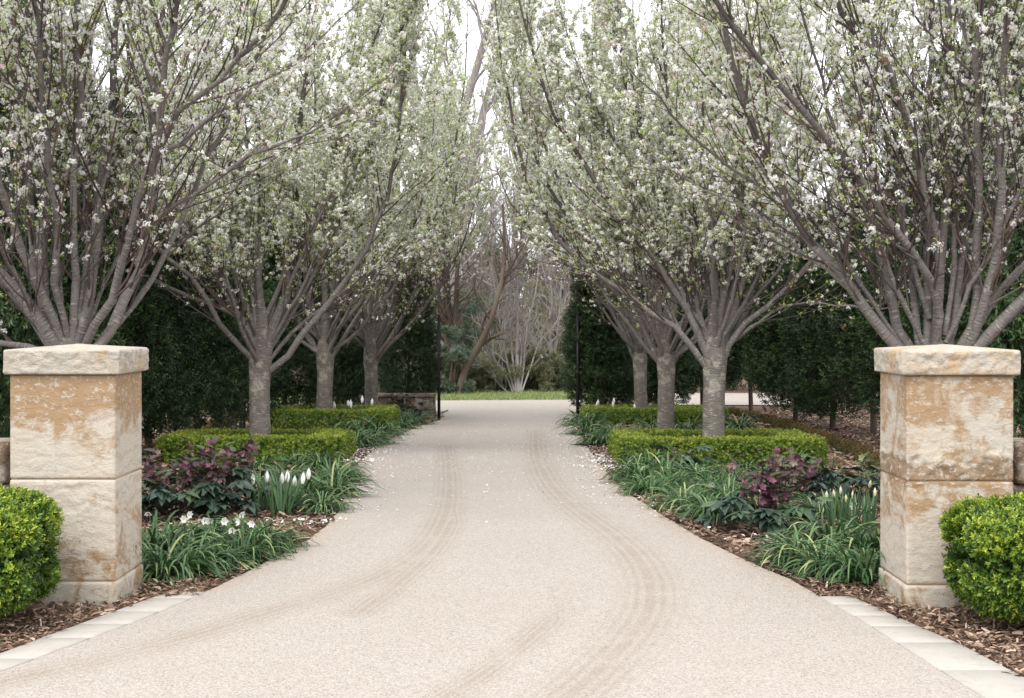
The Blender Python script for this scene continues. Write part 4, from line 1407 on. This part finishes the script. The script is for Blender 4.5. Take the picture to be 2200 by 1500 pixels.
def hellebore(label, loc, h, nleaf, nstem, spread, seed, purple=1.0, flower_n=4):
    global rng
    rng = np.random.default_rng(seed)
    t = thing('hellebore', label, 'plant', loc, 0, 'hellebores in the beds')
    lv, lf = petal_t(.44, -.25)
    mb, st = MB(), MB()
    az = rng.uniform(0, 6.28, nleaf)
    L = rng.uniform(.5, 1.0, nleaf) * spread
    pet = grow(np.stack([.04 * np.cos(az), .04 * np.sin(az), 0 * az], -1), np.stack([np.cos(az) * .8, np.sin(az) * .8, rng.uniform(.5, 1.4, nleaf)], -1), L, 6, -.10, .05)
    pet[:, :, 2] = np.maximum(pet[:, :, 2], .03)
    tubes(st, pet, np.full((nleaf, 1), .0035) * np.linspace(1, .7, 6)[None], 5)
    for i in range(nleaf):
        tip, d0 = pet[i, -1], norm((pet[i, -1] - pet[i, -2])[None])[0]
        base_az = math.atan2(d0[1], d0[0])
        tn = rng.uniform(.1, .8)
        for j, off in enumerate(np.linspace(-1.75, 1.75, 7)):
            a_ = base_az + off
            d = np.array([math.cos(a_), math.sin(a_), rng.uniform(-.35, .15)])
            Mx = frames(d[None], np.array([rng.normal(0, .3)]))
            scatter(mb, lv, lf, tip[None], Mx, np.array([rng.uniform(.12, .175) * (1 - .18 * abs(off) / 1.75)]), np.array([tn + rng.uniform(-.12, .12)]))
    mb.build('leaves', M['hell_leaf'], t, True)
    br = MB()
    fv, ff = petal_t(.80, .38)
    az = rng.uniform(0, 6.28, nstem)
    lean = rng.uniform(.05, .55, nstem)
    stems = grow(np.stack([.05 * np.cos(az), .05 * np.sin(az), 0 * az], -1), np.stack([np.cos(az) * lean, np.sin(az) * lean, 1 + 0 * az], -1), h * rng.uniform(.62, 1.0, nstem), 8, .02, .05)
    tubes(st, stems, np.full((nstem, 1), .0042) * np.linspace(1, .55, 8)[None], 5)
    st.build('stems', M['hell_bract'], t, True)
    for i in range(nstem):
        for k in range(flower_n + 9):
            s = rng.uniform(.45, 1.0)
            j = min(int(s * 7), 6)
            p = stems[i, j] + (stems[i, j + 1] - stems[i, j]) * (s * 7 - j)
            a_ = rng.uniform(0, 6.28)
            o = np.array([math.cos(a_), math.sin(a_), rng.uniform(.0, .6)])
            p2 = p + o * rng.uniform(.02, .06)
            if k < flower_n:
                face = norm((o + np.array([0, 0, rng.uniform(-.9, .2)]))[None])[0]
                u_ = norm(np.cross(face, rdir(1)[0])[None])[0]
                w_ = np.cross(face, u_)
                sz = rng.uniform(.024, .038)
                tn = rng.uniform(.05, .85) if rng.random() < purple else 1.0
                fl = MB()
                for q in range(5):
                    b = q * 2 * math.pi / 5
                    dd = u_ * math.cos(b) + w_ * math.sin(b)
                    Mx = np.stack([dd, np.cross(face, dd), face], 1)[None]
                    scatter(fl, fv, ff, p2[None], Mx, np.array([sz]), np.array([tn + rng.uniform(-.1, .1)]))
                if flower_n * nstem <= 90:
                    fl.build('flower', M['hell_flower'], t, True)
            else:
                Mx = frames((o + np.array([0, 0, .3]))[None], np.array([rng.uniform(-.6, .6)]))
                scatter(br, lv, lf, p[None], Mx, np.array([rng.uniform(.06, .12)]), np.array([rng.uniform(0, .62) if rng.random() < purple * .50 else rng.uniform(.85, 1.0)]))
    br.build('bract_leaves', M['hell_bract'], t, True)


hellebore('purple-flowered hellebore beside the tan-topped pillar', ground(365, 1112), .60, 30, 14, .44, 21)
hellebore('purple-flowered hellebore in the middle of the left-hand clump', ground(432, 1106), .64, 32, 16, .46, 22)
hellebore('purple-flowered hellebore next to the white tulips', ground(500, 1098), .60, 30, 14, .44, 23)
hellebore('tall dark hellebore with mauve flowers and big leaves at the drive edge', ground(1648, 1140), .66, 44, 20, .44, 24, flower_n=4)
hellebore('purple hellebore leaning over behind the tall dark one', ground(1715, 1080), .42, 18, 9, .40, 25)
hellebore('green leafy hellebore beside the brown-banded pillar', ground(1850, 1078), .42, 26, 6, .46, 26, purple=.15, flower_n=2)
hellebore('green leafy hellebore behind the cream tulip buds', ground(1785, 1068), .40, 26, 6, .46, 27, purple=.2, flower_n=2)
hellebore('low green hellebore in front of the largest box ring', ground(1455, 1022), .30, 16, 4, .40, 28, purple=.3, flower_n=1)
hellebore('dark purple-leaved hellebore by the left black gate edge', ground(862, 905), .62, 24, 12, .55, 29, flower_n=1)
hellebore('dark hellebore below the low brown wall before the gate', ground(800, 898), .60, 24, 10, .55, 31, flower_n=1)
hellebore('dark hellebore in the shade between left-hand pear trunks', ground(640, 905), .55, 20, 10, .5, 30, flower_n=1)
rng = np.random.default_rng(800)

# ------------------------------------------------------------------ tulips and other white flowers
def bulb_flower(mb, tip, h, w, lean, open_):
    """six overlapping petals closing to an egg"""
    K = 7
    s = np.linspace(0, 1, K)
    prof = w * (np.sin(np.pi * (.10 + .80 * s)) ** .7) * (1 - .55 * (s ** 3)) + open_ * w * s ** 2
    for q in range(6):
        a_ = q * math.pi / 3 + .2
        inner = .92 if q % 2 else 1.0
        V = []
        for k in range(K):
            for j, da in ((0, -.62), (1, 0), (2, .62)):
                g = da * (math.sin(math.pi * min(.97, .15 + .85 * s[k])) ** .6)
                rr = prof[k] * inner
                V.append([rr * math.cos(a_ + g), rr * math.sin(a_ + g), s[k] * h * (1 + .05 * math.sin(q * 2.1))])
        V = np.array(V)
        V[:, 0] += lean[0] * V[:, 2]
        V[:, 1] += lean[1] * V[:, 2]
        f = []
        for k in range(K - 1):
            for j in (0, 1):
                f.append([k * 3 + j, k * 3 + j + 1, k * 3 + j + 4, k * 3 + j + 3])
        mb.add(V + tip, np.array(f), np.repeat(np.clip(.15 + s * 1.1, 0, 1), 3))


def tulip(label, base, hd_px, hd_py, fh, fw, mat, group, leaves=5, open_=0.0, leafL=.3):
    """stem from base to where the flower stands"""
    D = base[1]
    tip = np.array([X(hd_px, D) - base[0], 0, Z(hd_py, D) - base[2]])
    t = thing('tulip', label, 'flower', base, 0, group)
    s = np.linspace(0, 1, 7)
    P = np.stack([tip[0] * s ** 1.6, tip[1] * s, tip[2] * s], -1)
    mb = MB()
    tubes(mb, P[None], np.linspace(.0042, .0036, 7)[None], 6)
    mb.build('stem', M['bulb_leaf'], t, True)
    for _ in range(leaves):
        lb = MB()
        a_ = rng.uniform(0, 6.28, 1)
        straps(lb, np.array([[.015 * math.cos(a_[0]), .015 * math.sin(a_[0]), -.01]]), a_, np.radians(rng.uniform(70, 88, 1)), leafL * rng.uniform(.8, 1.2, 1), rng.uniform(.013, .021, 1), 8, rng.uniform(.0, .07, 1), rng.random(1))
        lb.build('leaf', M['bulb_leaf'], t, True)
    fb = MB()
    bulb_flower(fb, P[-1], fh, fw, (tip[0] * .5, rng.normal(0, .15)), open_)
    fb.build('flower', mat, t, True)
    return t


WT = [(527, 1047, 'outermost white tulip beside the purple hellebores, half open'), (543, 1042, 'white tulip second from the hellebores'),
      (573, 1036, 'tall white tulip standing apart in the middle of the clump'), (606, 1040, 'white tulip at the back, close to the broadest bloom'),
      (617, 1036, 'broadest white tulip bloom of the clump'), (633, 1046, 'white tulip just right of the broadest bloom'),
      (650, 1040, 'white tulip leaning toward the drive, lower one of the last two'), (662, 1030, 'white tulip leaning farthest out toward the drive')]
for i, (hx, hy, lab) in enumerate(WT):
    b = ground(575 + (hx - 575) * .62 + rng.normal(0, 4), 1106 + rng.uniform(-7, 6))
    tulip(lab, b, hx, hy, .092, .021, M['petal'], 'white tulips beside the drive', 9, .10 if i in (0, 4) else 0, .36)
CT = [(1776, 1072, 'cream tulip bud nearest the dark hellebore'), (1792, 1070, 'cream tulip bud second from the dark hellebore'),
      (1806, 1062, 'tallest cream tulip bud of the clump'), (1818, 1080, 'short cream tulip bud in the middle of the clump'),
      (1832, 1072, 'plump cream tulip bud above the open white flowers'), (1880, 1066, 'cream tulip bud right beside the brown-banded pillar'),
      (1868, 1048, 'cream tulip bud standing high near the brown-banded pillar')]
for i, (hx, hy, lab) in enumerate(CT):
    b = ground(1825 + (hx - 1825) * .7 + rng.normal(0, 4), 1138 + rng.uniform(-8, 8))
    tulip(lab, b, hx, hy, .062, .0125, M['cream_petal'], 'cream tulip buds by the brown-banded pillar', 8, 0, .30)


def white_flower(label, px, py, drop, size, group, nod=-.3):
    """open white bloom of six petals on a bare stem"""
    b = ground(px, py + drop)
    tip = np.array([X(px, b[1]) - b[0], 0, Z(py, b[1]) - b[2]])
    t = thing('white_flower', label, 'flower', b, 0, group)
    mb = MB()
    s = np.linspace(0, 1, 6)
    tubes(mb, (tip[None] * s[:, None] + np.stack([.02 * np.sin(s * 3), 0 * s, 0 * s], -1))[None], np.full((1, 6), .0028), 5)
    mb.build('stem', M['bulb_leaf'], t, True)
    fb = MB()
    fv, ff = petal_t(.85, .75)
    face = norm(np.array([[rng.normal(0, .5), -1, nod + rng.normal(0, .4)]]))[0]
    u_ = norm(np.cross(face, np.array([0, 0, 1.0]))[None])[0]
    w_ = np.cross(face, u_)
    for q in range(6):
        a_ = q * math.pi / 3 + rng.normal(0, .12)
        dd = u_ * math.cos(a_) + w_ * math.sin(a_)
        Mx = np.stack([dd, np.cross(face, dd), face], 1)[None]
        scatter(fb, fv, ff, (tip + np.array([.02 * math.sin(3), 0, 0]))[None], Mx, np.array([size * rng.uniform(.85, 1.15)]), np.array([rng.uniform(.3, .9)]))
    fb.build('petals', M['petal'], t, True)


WF = [(394, 1116, 'white drooping flower first in the row beside the tan-topped pillar'), (405, 1106, 'taller white drooping flower near the tan-topped pillar'),
      (438, 1118, 'white drooping flower left of a close pair over the lilyturf'), (450, 1117, 'white drooping flower right of a close pair over the lilyturf'),
      (480, 1120, 'white drooping flower alone in the middle of its row'), (517, 1104, 'tallest white drooping flower below the hellebores'),
      (514, 1121, 'white drooping flower just under the tallest one'), (541, 1124, 'last white drooping flower toward the bare mulch'), (498, 1137, 'lowest white drooping flower over the lilyturf')]
for px, py, lab in WF:
    white_flower(lab, px, py, 92, .028, 'drooping white flowers over the lilyturf')
white_flower('open white flower beneath the plump cream bud', 1836, 1090, 42, .036, 'open white flowers among the cream buds')
white_flower('open white flower facing the pillar among cream buds', 1859, 1088, 44, .038, 'open white flowers among the cream buds')
white_flower('pale pink-white flower at the edge of the tan-topped pillar', 322, 1046, 52, .036, 'pale flowers beside the tan-topped pillar')
white_flower('small white flower low at the edge of the tan-topped pillar', 318, 1102, 52, .028, 'pale flowers beside the tan-topped pillar')
white_flower('round white flower in front of the largest box ring', 1465, 983, 34, .042, 'white flowers around the largest box ring')
white_flower('small yellowish white flower left of the round one before largest ring', 1424, 986, 34, .028, 'white flowers around the largest box ring')
white_flower('pale flower rising between largest ring and dark hellebore', 1530, 1040, 40, .036, 'white flowers around the largest box ring')
for px, py, lab in ((1330, 939, 'upper white flower of the pair beside the largest box ring'), (1338, 948, 'lower white flower of the pair beside the largest box ring'), (1276, 893, 'white flower before the far right box ring'),
                    (1464, 928, 'white flower between slender and thickest pear trunks')):
    white_flower(lab, px, py, 20, .05, 'small white flowers between the right-hand box rings')
for px, py, lab in ((718, 903, 'white flower left of the pair before the far left ring'), (727, 906, 'white flower right of the pair before the far left ring'), (741, 905, 'white flower standing apart before the far left ring'), (625, 924, 'white flower beside the first left-hand pear trunk')):
    white_flower(lab, px, py, 20, .048, 'small white flowers between the left-hand box rings')
for i, px in enumerate((725, 742, 766, 775, 788)):
    D = 25.2
    b = np.array([X(px, D), D, float(gz(D))])
    tulip(['white tulip just past the second left-hand pear trunk', 'small white tulip inside the far left ring', 'white tulip leaning left inside the far left ring', 'tallest white tulip inside the far left ring', 'white tulip next to the farthest left-hand pear trunk'][i],
          b, px + (-7, 6, -12, 3, 11)[i], (879, 873, 876, 866, 871)[i], (.13, .11, .14, .13, .12)[i], .028, M['petal'], 'white tulips inside the far left ring', 4, 0, .42)
for i, px in enumerate((1276, 1290, 1308, 1322, 1358, 1372)):
    D = 27.5
    b = np.array([X(px, D), D, float(gz(D))])
    tulip(['white tulip nearest the gate inside the far right ring', 'second white tulip from the gate inside the far right ring', 'white tulip in the middle of the far right ring', 'white tulip right of the ring middle', 'white tulip left of the farthest right-hand pear trunk', 'white tulip at the foot of the farthest right-hand pear trunk'][i],
          b, px + (6, -5, 9, -3, 5, -8)[i], (877, 870, 874, 867, 881, 885)[i], (.12, .10, .13, .11, .12, .10)[i], .026, M['petal'], 'white tulips inside the far right ring', 4, 0, .36)

# ------------------------------------------------------------------ far gate, walls and fence
def barbox(mb, x0, x1, y0, y1, z0, z1):
    V = np.array([[x, y, z] for z in (z0, z1) for x, y in ((x0, y0), (x1, y0), (x1, y1), (x0, y1))])
    mb.add(V, np.array([[0, 1, 5, 4], [1, 2, 6, 5], [2, 3, 7, 6], [3, 0, 4, 7], [4, 5, 6, 7], [3, 2, 1, 0]]))


def gate_leaf(label, px, D, ang):
    z0 = float(gz(D))
    t = thing('metal_gate', label, 'gate', (X(px, D), D, z0), ang, 'open black gate leaves')
    L, H = 1.35, 2.05
    mb = MB()
    barbox(mb, -.03, .03, -.03, .03, .0, H)
    mb.build('post', M['black'], t)
    mb = MB()
    barbox(mb, -.018, .018, .035, .075, .06, H - .06)
    barbox(mb, -.018, .018, L - .04, L, .06, H - .06)
    for z in (.08, 1.0, H - .12):
        barbox(mb, -.016, .016, .077, L - .042, z, z + .05)
    fr = mb.build('frame', M['black'], t)
    for k in range(9):
        y = .077 + (L - .12) * (k + 1) / 10
        mb = MB()
        barbox(mb, -.009, .009, y - .009, y + .009, .132, .998)
        barbox(mb, -.009, .009, y - .009, y + .009, 1.052, H - .122)
        mb.build('bar', M['black'], fr)


gate_leaf('black metal gate leaf swung open beside the stone wall end', 943, 28.6, -X(943, 1))
gate_leaf('black metal gate leaf swung open against the right-hand evergreen column', 1241, 28.6, -X(1241, 1))
t = thing('boundary_wall', 'low brown stone wall behind the farthest left-hand pear', 'wall', (X(868, 29.1), 29.1, -.42))
L = X(936, 29.1) - X(800, 29.1)
cuts = np.linspace(-L / 2, L / 2, 4)
for a_, b_ in zip(cuts[:-1], cuts[1:]):
    rock_block(a_ + .003, b_ - .003, -.15, .15, -.03, .42, .02, a_ + 40, res=.05).build('stone', M['wall_stone'], t, True)
    rock_block(a_ + .003, b_ - .003, -.18, .18, .425, .50, .012, a_ + 50, res=.05).build('coping_stone', M['wall_stone'], t, True)
t = thing('board_fence', 'pale vertical board fence glimpsed behind the low brown wall', 'fence', (X(790, 30.8), 30.8, -.42))
mb = MB()
for k in range(-9, 9):
    barbox(mb, k * .12 + .004, k * .12 + .116, -.012, .012, .05, 1.35)
mb.build('boards', M['fence'], t)
mb = MB()
for z in (.3, 1.05):
    barbox(mb, -1.1, 1.1, .0125, .06, z, z + .07)
mb.build('rail', M['fence'], t)

# ------------------------------------------------------------------ the wood beyond
def bare_tree(label, px, D, stems, h, r, mat, seed, twigs=1.0, cat='tree', wig=.08, up=.05, grp='bare trees of the wood beyond the lawn', poly=()):
    global rng
    rng = np.random.default_rng(seed)
    z0 = float(gz(D)) - .03
    t = thing('bare_tree', label, cat, (X(px, D), D, z0), 0, grp)
    K = 14
    P, R = [], []
    for (lx, ly, sc) in stems:
        p = grow(np.array([[.12 * lx, .12 * ly, 0]]), np.array([[lx, ly, 1.0]]), np.array([h * sc]), K, up, wig)[0]
        P.append(p)
        R.append(r * sc * np.linspace(1, .08, K) ** .8 + .006)
    for pts, wpx in poly:
        P.append(cr(np.array([[X(a_, D) - X(px, D), .25 * math.sin(i * 1.3), Z(b_, D) - z0] for i, (a_, b_) in enumerate(pts)]), K))
        R.append(wpx / F * D / 2 * np.linspace(1, .25, K) + .004)
    P, R = np.array(P), np.array(R)
    mb = MB()
    tubes(mb, P, R, 9)
    mb.build('trunk', mat, t, True)
    n = int(26 * twigs)
    idx = np.repeat(np.arange(len(P)), n)
    tt = rng.uniform(.2, 1, len(idx))
    p, tg, r_ = sample_on(P, R, idx, tt)
    L2 = h * rng.uniform(.12, .34, len(idx)) * (1.2 - .7 * tt)
    P2 = grow(p, side_dirs(tg, 25, 60, .1), L2, 8, .05, .16)
    R2 = np.clip(r_ * .55, .008, .05)[:, None] * np.linspace(1, .25, 8)[None]
    i3 = np.repeat(np.arange(len(P2)), int(7 * twigs))
    p3, tg3, r3 = sample_on(P2, R2, i3, rng.uniform(.2, 1, len(i3)))
    P3 = grow(p3, side_dirs(tg3, 25, 65, .1), h * rng.uniform(.04, .13, len(i3)), 5, .05, .2)
    R3 = np.clip(r3 * .6, .005, .015)[:, None] * np.linspace(1, .4, 5)[None]
    bb = MB()
    tubes(bb, P2, R2, 5)
    tubes(bb, P3, R3, 3)
    bb.build('branches', mat, t, True)
    return t


def fan(k, a_, b_, s0=.7):
    return [(a_ * (2 * i / max(1, k - 1) - 1) + .05 * math.sin(i * 5), b_ * math.sin(i * 2.4), s0 + (1 - s0) * (1 - abs(2 * i / max(1, k - 1) - 1))) for i in range(k)]


bare_tree('pale grey bare tree with many fanning stems in the gate opening', 1112, 39.2, [], 4.0, .03, M['pale_bark'], 301, .8, poly=[
    ([(1114, 850), (1111, 760), (1113, 660), (1108, 560), (1112, 440)], 9), ([(1108, 850), (1092, 790), (1078, 720), (1066, 640), (1060, 570)], 5),
    ([(1110, 850), (1100, 760), (1094, 690), (1082, 610), (1075, 540)], 5), ([(1100, 850), (1075, 830), (1050, 800), (1032, 785)], 3),
    ([(1116, 850), (1126, 780), (1133, 700), (1150, 630), (1158, 560)], 5), ([(1118, 850), (1140, 790), (1160, 735), (1190, 700), (1205, 680)], 4),
    ([(1104, 850), (1088, 810), (1060, 770), (1044, 720), (1040, 660)], 4), ([(1112, 850), (1122, 740), (1124, 650), (1135, 580)], 5)])
bare_tree('pale bare tree behind and left of the fanning one', 1052, 47, fan(4, .22, .2, .8), 6.5, .07, M['pale_bark'], 302, 1.0)
bare_tree('thin pink-grey forked trunk in the gap by the right gate edge', 1188, 42, [], 4.5, .05, M['pale_bark'], 303, .8, poly=[
    ([(1190, 846), (1186, 780), (1182, 720), (1186, 660), (1180, 570)], 9), ([(1180, 846), (1186, 800), (1194, 745), (1200, 690), (1206, 600)], 7), ([(1166, 770), (1150, 740), (1134, 700), (1120, 660)], 4)])
bare_tree('pale bare tree at the far right of the gate opening', 1225, 48, fan(4, .25, .2, .8), 6.5, .06, M['pale_bark'], 304, 1.0)
bare_tree('dark brown leaning trunk curving across the gate opening', 992, 38.4, [], 6.0, .1, M['dark_bark'], 305, .5, poly=[
    ([(985, 850), (1000, 790), (1028, 748), (1052, 695), (1066, 650), (1078, 600), (1084, 530), (1080, 440)], 17), ([(1066, 650), (1082, 600), (1102, 565), (1130, 520)], 8)])
bare_tree('stout brown twin trunk at the left side of the gate opening', 968, 40.5, [], 7.0, .2, M['dark_bark'], 306, .6, poly=[
    ([(966, 850), (966, 740), (960, 640), (958, 540), (950, 380)], 24), ([(970, 850), (972, 740), (980, 650), (984, 560), (1000, 420)], 16), ([(962, 760), (946, 660), (938, 560)], 11)])
bare_tree('tall bare tree whose limbs fork against the white sky', 940, 44, [(.02, 0, 1.0), (.16, .05, .95), (-.12, .05, .9)], 16.0, .20, M['pale_bark'], 307, 1.2, wig=.06)
bare_tree('tall bare tree standing farther back against the white sky', 1085, 62, [(.0, 0, .9), (-.12, .05, .95), (.15, .05, .9)], 16.0, .20, M['pale_bark'], 308, 1.3, wig=.06)
for i, (px, D, h, lab) in enumerate(((900, 52, 7.0, 'grey bare tree deep in the wood, left of opening'), (1010, 56, 7.5, 'grey bare tree deep in the wood behind the leaning trunk'), (1150, 55, 7.5, 'grey bare tree deep in the wood behind the fanning tree'), (1285, 53, 7.0, 'grey bare tree deep in the wood, right of opening'),
                                     (760, 50, 8.5, 'grey bare tree beyond the pale board fence'), (1420, 50, 8.0, 'grey bare tree beyond the right-hand evergreens'))):
    bare_tree(lab, px, D, fan(5, .3, .25, .75), h, .07, M['pale_bark'] if i % 2 else M['brown_bark'], 320 + i, 1.0)


def leafy_tree(label, px, D, h, w, mat, seed, n, base=.1, sz=1.0, grp='leafy trees and bushes of the wood'):
    global rng
    rng = np.random.default_rng(seed)
    z0 = float(gz(D)) - .02
    t = thing('leafy_tree', label, 'tree', (X(px, D), D, z0), 0, grp)
    k = 34
    cen = np.stack([rng.normal(0, .36, k) * w, rng.normal(0, .36, k) * w, h * (base + (1 - base) * rng.random(k))], -1)
    rad = rng.uniform(.10, .24, k) * min(w, h) * 1.0
    i = rng.integers(0, k, n)
    P = cen[i] + rdir(n) * rad[i][:, None] * (rng.random(n) ** .4)[:, None] * np.array([1, 1, .7])
    P[:, 2] = np.maximum(P[:, 2], .05)
    sp = [sprig(7, .12, .36, .10) for _ in range(3)]
    mb = MB()
    d = norm(rdir(n) + np.array([0, 0, .2]))
    Mx = zfirst(frames(d, rng.uniform(0, 6, n)))
    ti = np.clip(rng.beta(2, 2, n) * .7 + .3 * rng.random(k)[i], 0, 1)
    ty = rng.integers(0, 3, n)
    for q in range(3):
        s = ty == q
        scatter(mb, sp[q][0], sp[q][1], P[s], Mx[s], sz * rng.uniform(.8, 1.5, s.sum()), ti[s], sp[q][2])
    mb.build('crown', mat, t)
    tb = MB()
    a_ = rng.uniform(0, 6.28, 6)
    pl = grow(np.zeros((6, 3)), np.stack([np.cos(a_) * .25, np.sin(a_) * .25, 1 + 0 * a_], -1), np.full(6, h * .8), 7, .05, .08)
    tubes(tb, pl, np.full((6, 1), .05) * np.linspace(1, .2, 7)[None], 6)
    tb.build('trunk', M['brown_bark'], t, True)


leafy_tree('blue-green bushy shrub at the left side of the gate opening', 968, 38.6, 1.75, .8, M['blue_leaf'], 401, 2600, .05, .62)
leafy_tree('dark green pine-like tree high at the right of the opening', 1222, 50, 5.2, 1.4, M['olive_leaf'], 402, 2600, .45)
leafy_tree('olive loose tree behind the leaning trunk', 1020, 49, 4.6, 2.0, M['olive_leaf'], 403, 2400, .25)
leafy_tree('low olive bushes under the fanning bare tree', 1130, 45, 1.5, 2.0, M['olive_leaf'], 404, 2200, .0)
leafy_tree('olive bush behind the thin pink-grey forked trunk', 1200, 46, 2.6, 1.6, M['olive_leaf'], 405, 2200, .05)
leafy_tree('low olive bush behind the blue-green shrub', 955, 47, 2.4, 2.2, M['olive_leaf'], 406, 2200, .05)
for i, (px, D, h, w_, mt, lab) in enumerate((
        (958, 39.4, .75, .8, 'olive_leaf', 'low undergrowth bush at the lawn edge beside the blue-green shrub'),
        (1030, 39.8, .8, 1.0, 'olive_leaf', 'low undergrowth bush at the lawn edge under the leaning trunk'),
        (1090, 40.6, .95, 1.1, 'olive_leaf', 'low undergrowth bush just left behind the fanning bare tree'),
        (1150, 40.2, .85, 1.0, 'olive_leaf', 'low undergrowth bush just right behind the fanning bare tree'),
        (1205, 40.0, 1.0, 1.0, 'olive_leaf', 'low undergrowth bush at the lawn edge by the right gate edge'),
        (1000, 42.5, 2.3, 1.6, 'blue_leaf', 'mid-height grey-green bush behind the leaning trunk'),
        (1165, 43.5, 2.6, 1.6, 'olive_leaf', 'mid-height olive bush between fanning tree and forked trunk'))):
    leafy_tree(lab, px, D, h * 1.15, w_, M[mt], 460 + i, 2200, .0, .75)
# the mass of the wood behind everything: reads as one
rng = np.random.default_rng(450)
mb = MB()
n = 30000
x = rng.uniform(-26, 26, n)
y = rng.uniform(54, 66, n)
hh = np.array([4.3 + 1.9 * mnoise.fractal(Vector((float(a_) * .16, float(b_) * .16, 3)), 1.0, 2.0, 3) for a_, b_ in zip(x, y)])
z = gz(y) + hh * rng.random(n) ** .8
lump = np.array([mnoise.noise(Vector((float(a_) * .55, float(b_) * .55, float(c_) * .7))) for a_, b_, c_ in zip(x, y, z)])
k = rng.random(n) < np.clip(.62 + 1.4 * lump, .08, 1)
sp = sprig(7, .2, .36, .16)
Mx = zfirst(frames(norm(rdir(n) + np.array([0, 0, .2])), rng.uniform(0, 6, n)))
scatter(mb, sp[0], sp[1], np.stack([x, y, z], -1)[k], Mx[k], rng.uniform(1.0, 1.9, k.sum()), np.clip(rng.beta(2, 2, n) + .3 * lump, 0, 1)[k], sp[2])
tag(mb.build('woodland', M['olive_leaf']), 'hazy olive grey woodland closing the view beyond the lawn', 'woodland', kind='stuff')

# ------------------------------------------------------------------ light, sky, camera
SUN_EL, SUN_AZ = math.radians(52), math.radians(200)      # overcast: the sun only tints the cloud light from behind the camera
w = bpy.data.worlds.new('World')
S.world = w
w.use_nodes = True
nt = w.node_tree
nt.nodes.clear()
sky = nt.nodes.new('ShaderNodeTexSky')
sky.sky_type = 'NISHITA'
sky.sun_disc = False
sky.sun_elevation = SUN_EL
sky.sun_rotation = SUN_AZ
sky.dust_density = 6.0
sky.air_density = 1.0
sky.ozone_density = 1.0
hs = nt.nodes.new('ShaderNodeHueSaturation')       # cloud cover: nearly colourless sky
hs.inputs['Saturation'].default_value = 0.22
hs.inputs['Value'].default_value = 1.0
cl = nt.nodes.new('ShaderNodeMixRGB')              # an even white cloud layer over most of it
cl.inputs[0].default_value = 0.85
cl.inputs[2].default_value = (5.9, 5.98, 6.25, 1)
bg = nt.nodes.new('ShaderNodeBackground')
bg.inputs['Strength'].default_value = 0.15
wo = nt.nodes.new('ShaderNodeOutputWorld')
nt.links.new(sky.outputs[0], hs.inputs['Color'])
nt.links.new(hs.outputs[0], cl.inputs[1])
nt.links.new(cl.outputs[0], bg.inputs['Color'])
nt.links.new(bg.outputs[0], wo.inputs['Surface'])

sl = bpy.data.lights.new('sun', 'SUN')
sl.energy = 0.8
sl.angle = math.radians(30)
sl.color = (1.0, 0.96, 0.91)
so = bpy.data.objects.new('sun', sl)
C.objects.link(so)
sd = Vector((math.sin(SUN_AZ) * math.cos(SUN_EL), math.cos(SUN_AZ) * math.cos(SUN_EL), math.sin(SUN_EL)))
so.rotation_euler = sd.to_track_quat('Z', 'Y').to_euler()

cam = bpy.data.cameras.new('camera')
cam.sensor_width = 36
cam.lens = F / 2200 * 36
cam.shift_y = -(750 - HY) / 2200
cam.clip_end = 2000
co = bpy.data.objects.new('camera', cam)
C.objects.link(co)
co.location = (0, 0, EYE)
co.rotation_euler = (math.radians(90), 0, 0)
S.camera = co

S.view_settings.view_transform = 'Standard'
S.view_settings.look = 'None'
S.view_settings.exposure = 1.26
S.view_settings.gamma = 1.0
S.cycles.max_bounces = 8
S.cycles.diffuse_bounces = 5
S.cycles.glossy_bounces = 2
S.cycles.transmission_bounces = 6
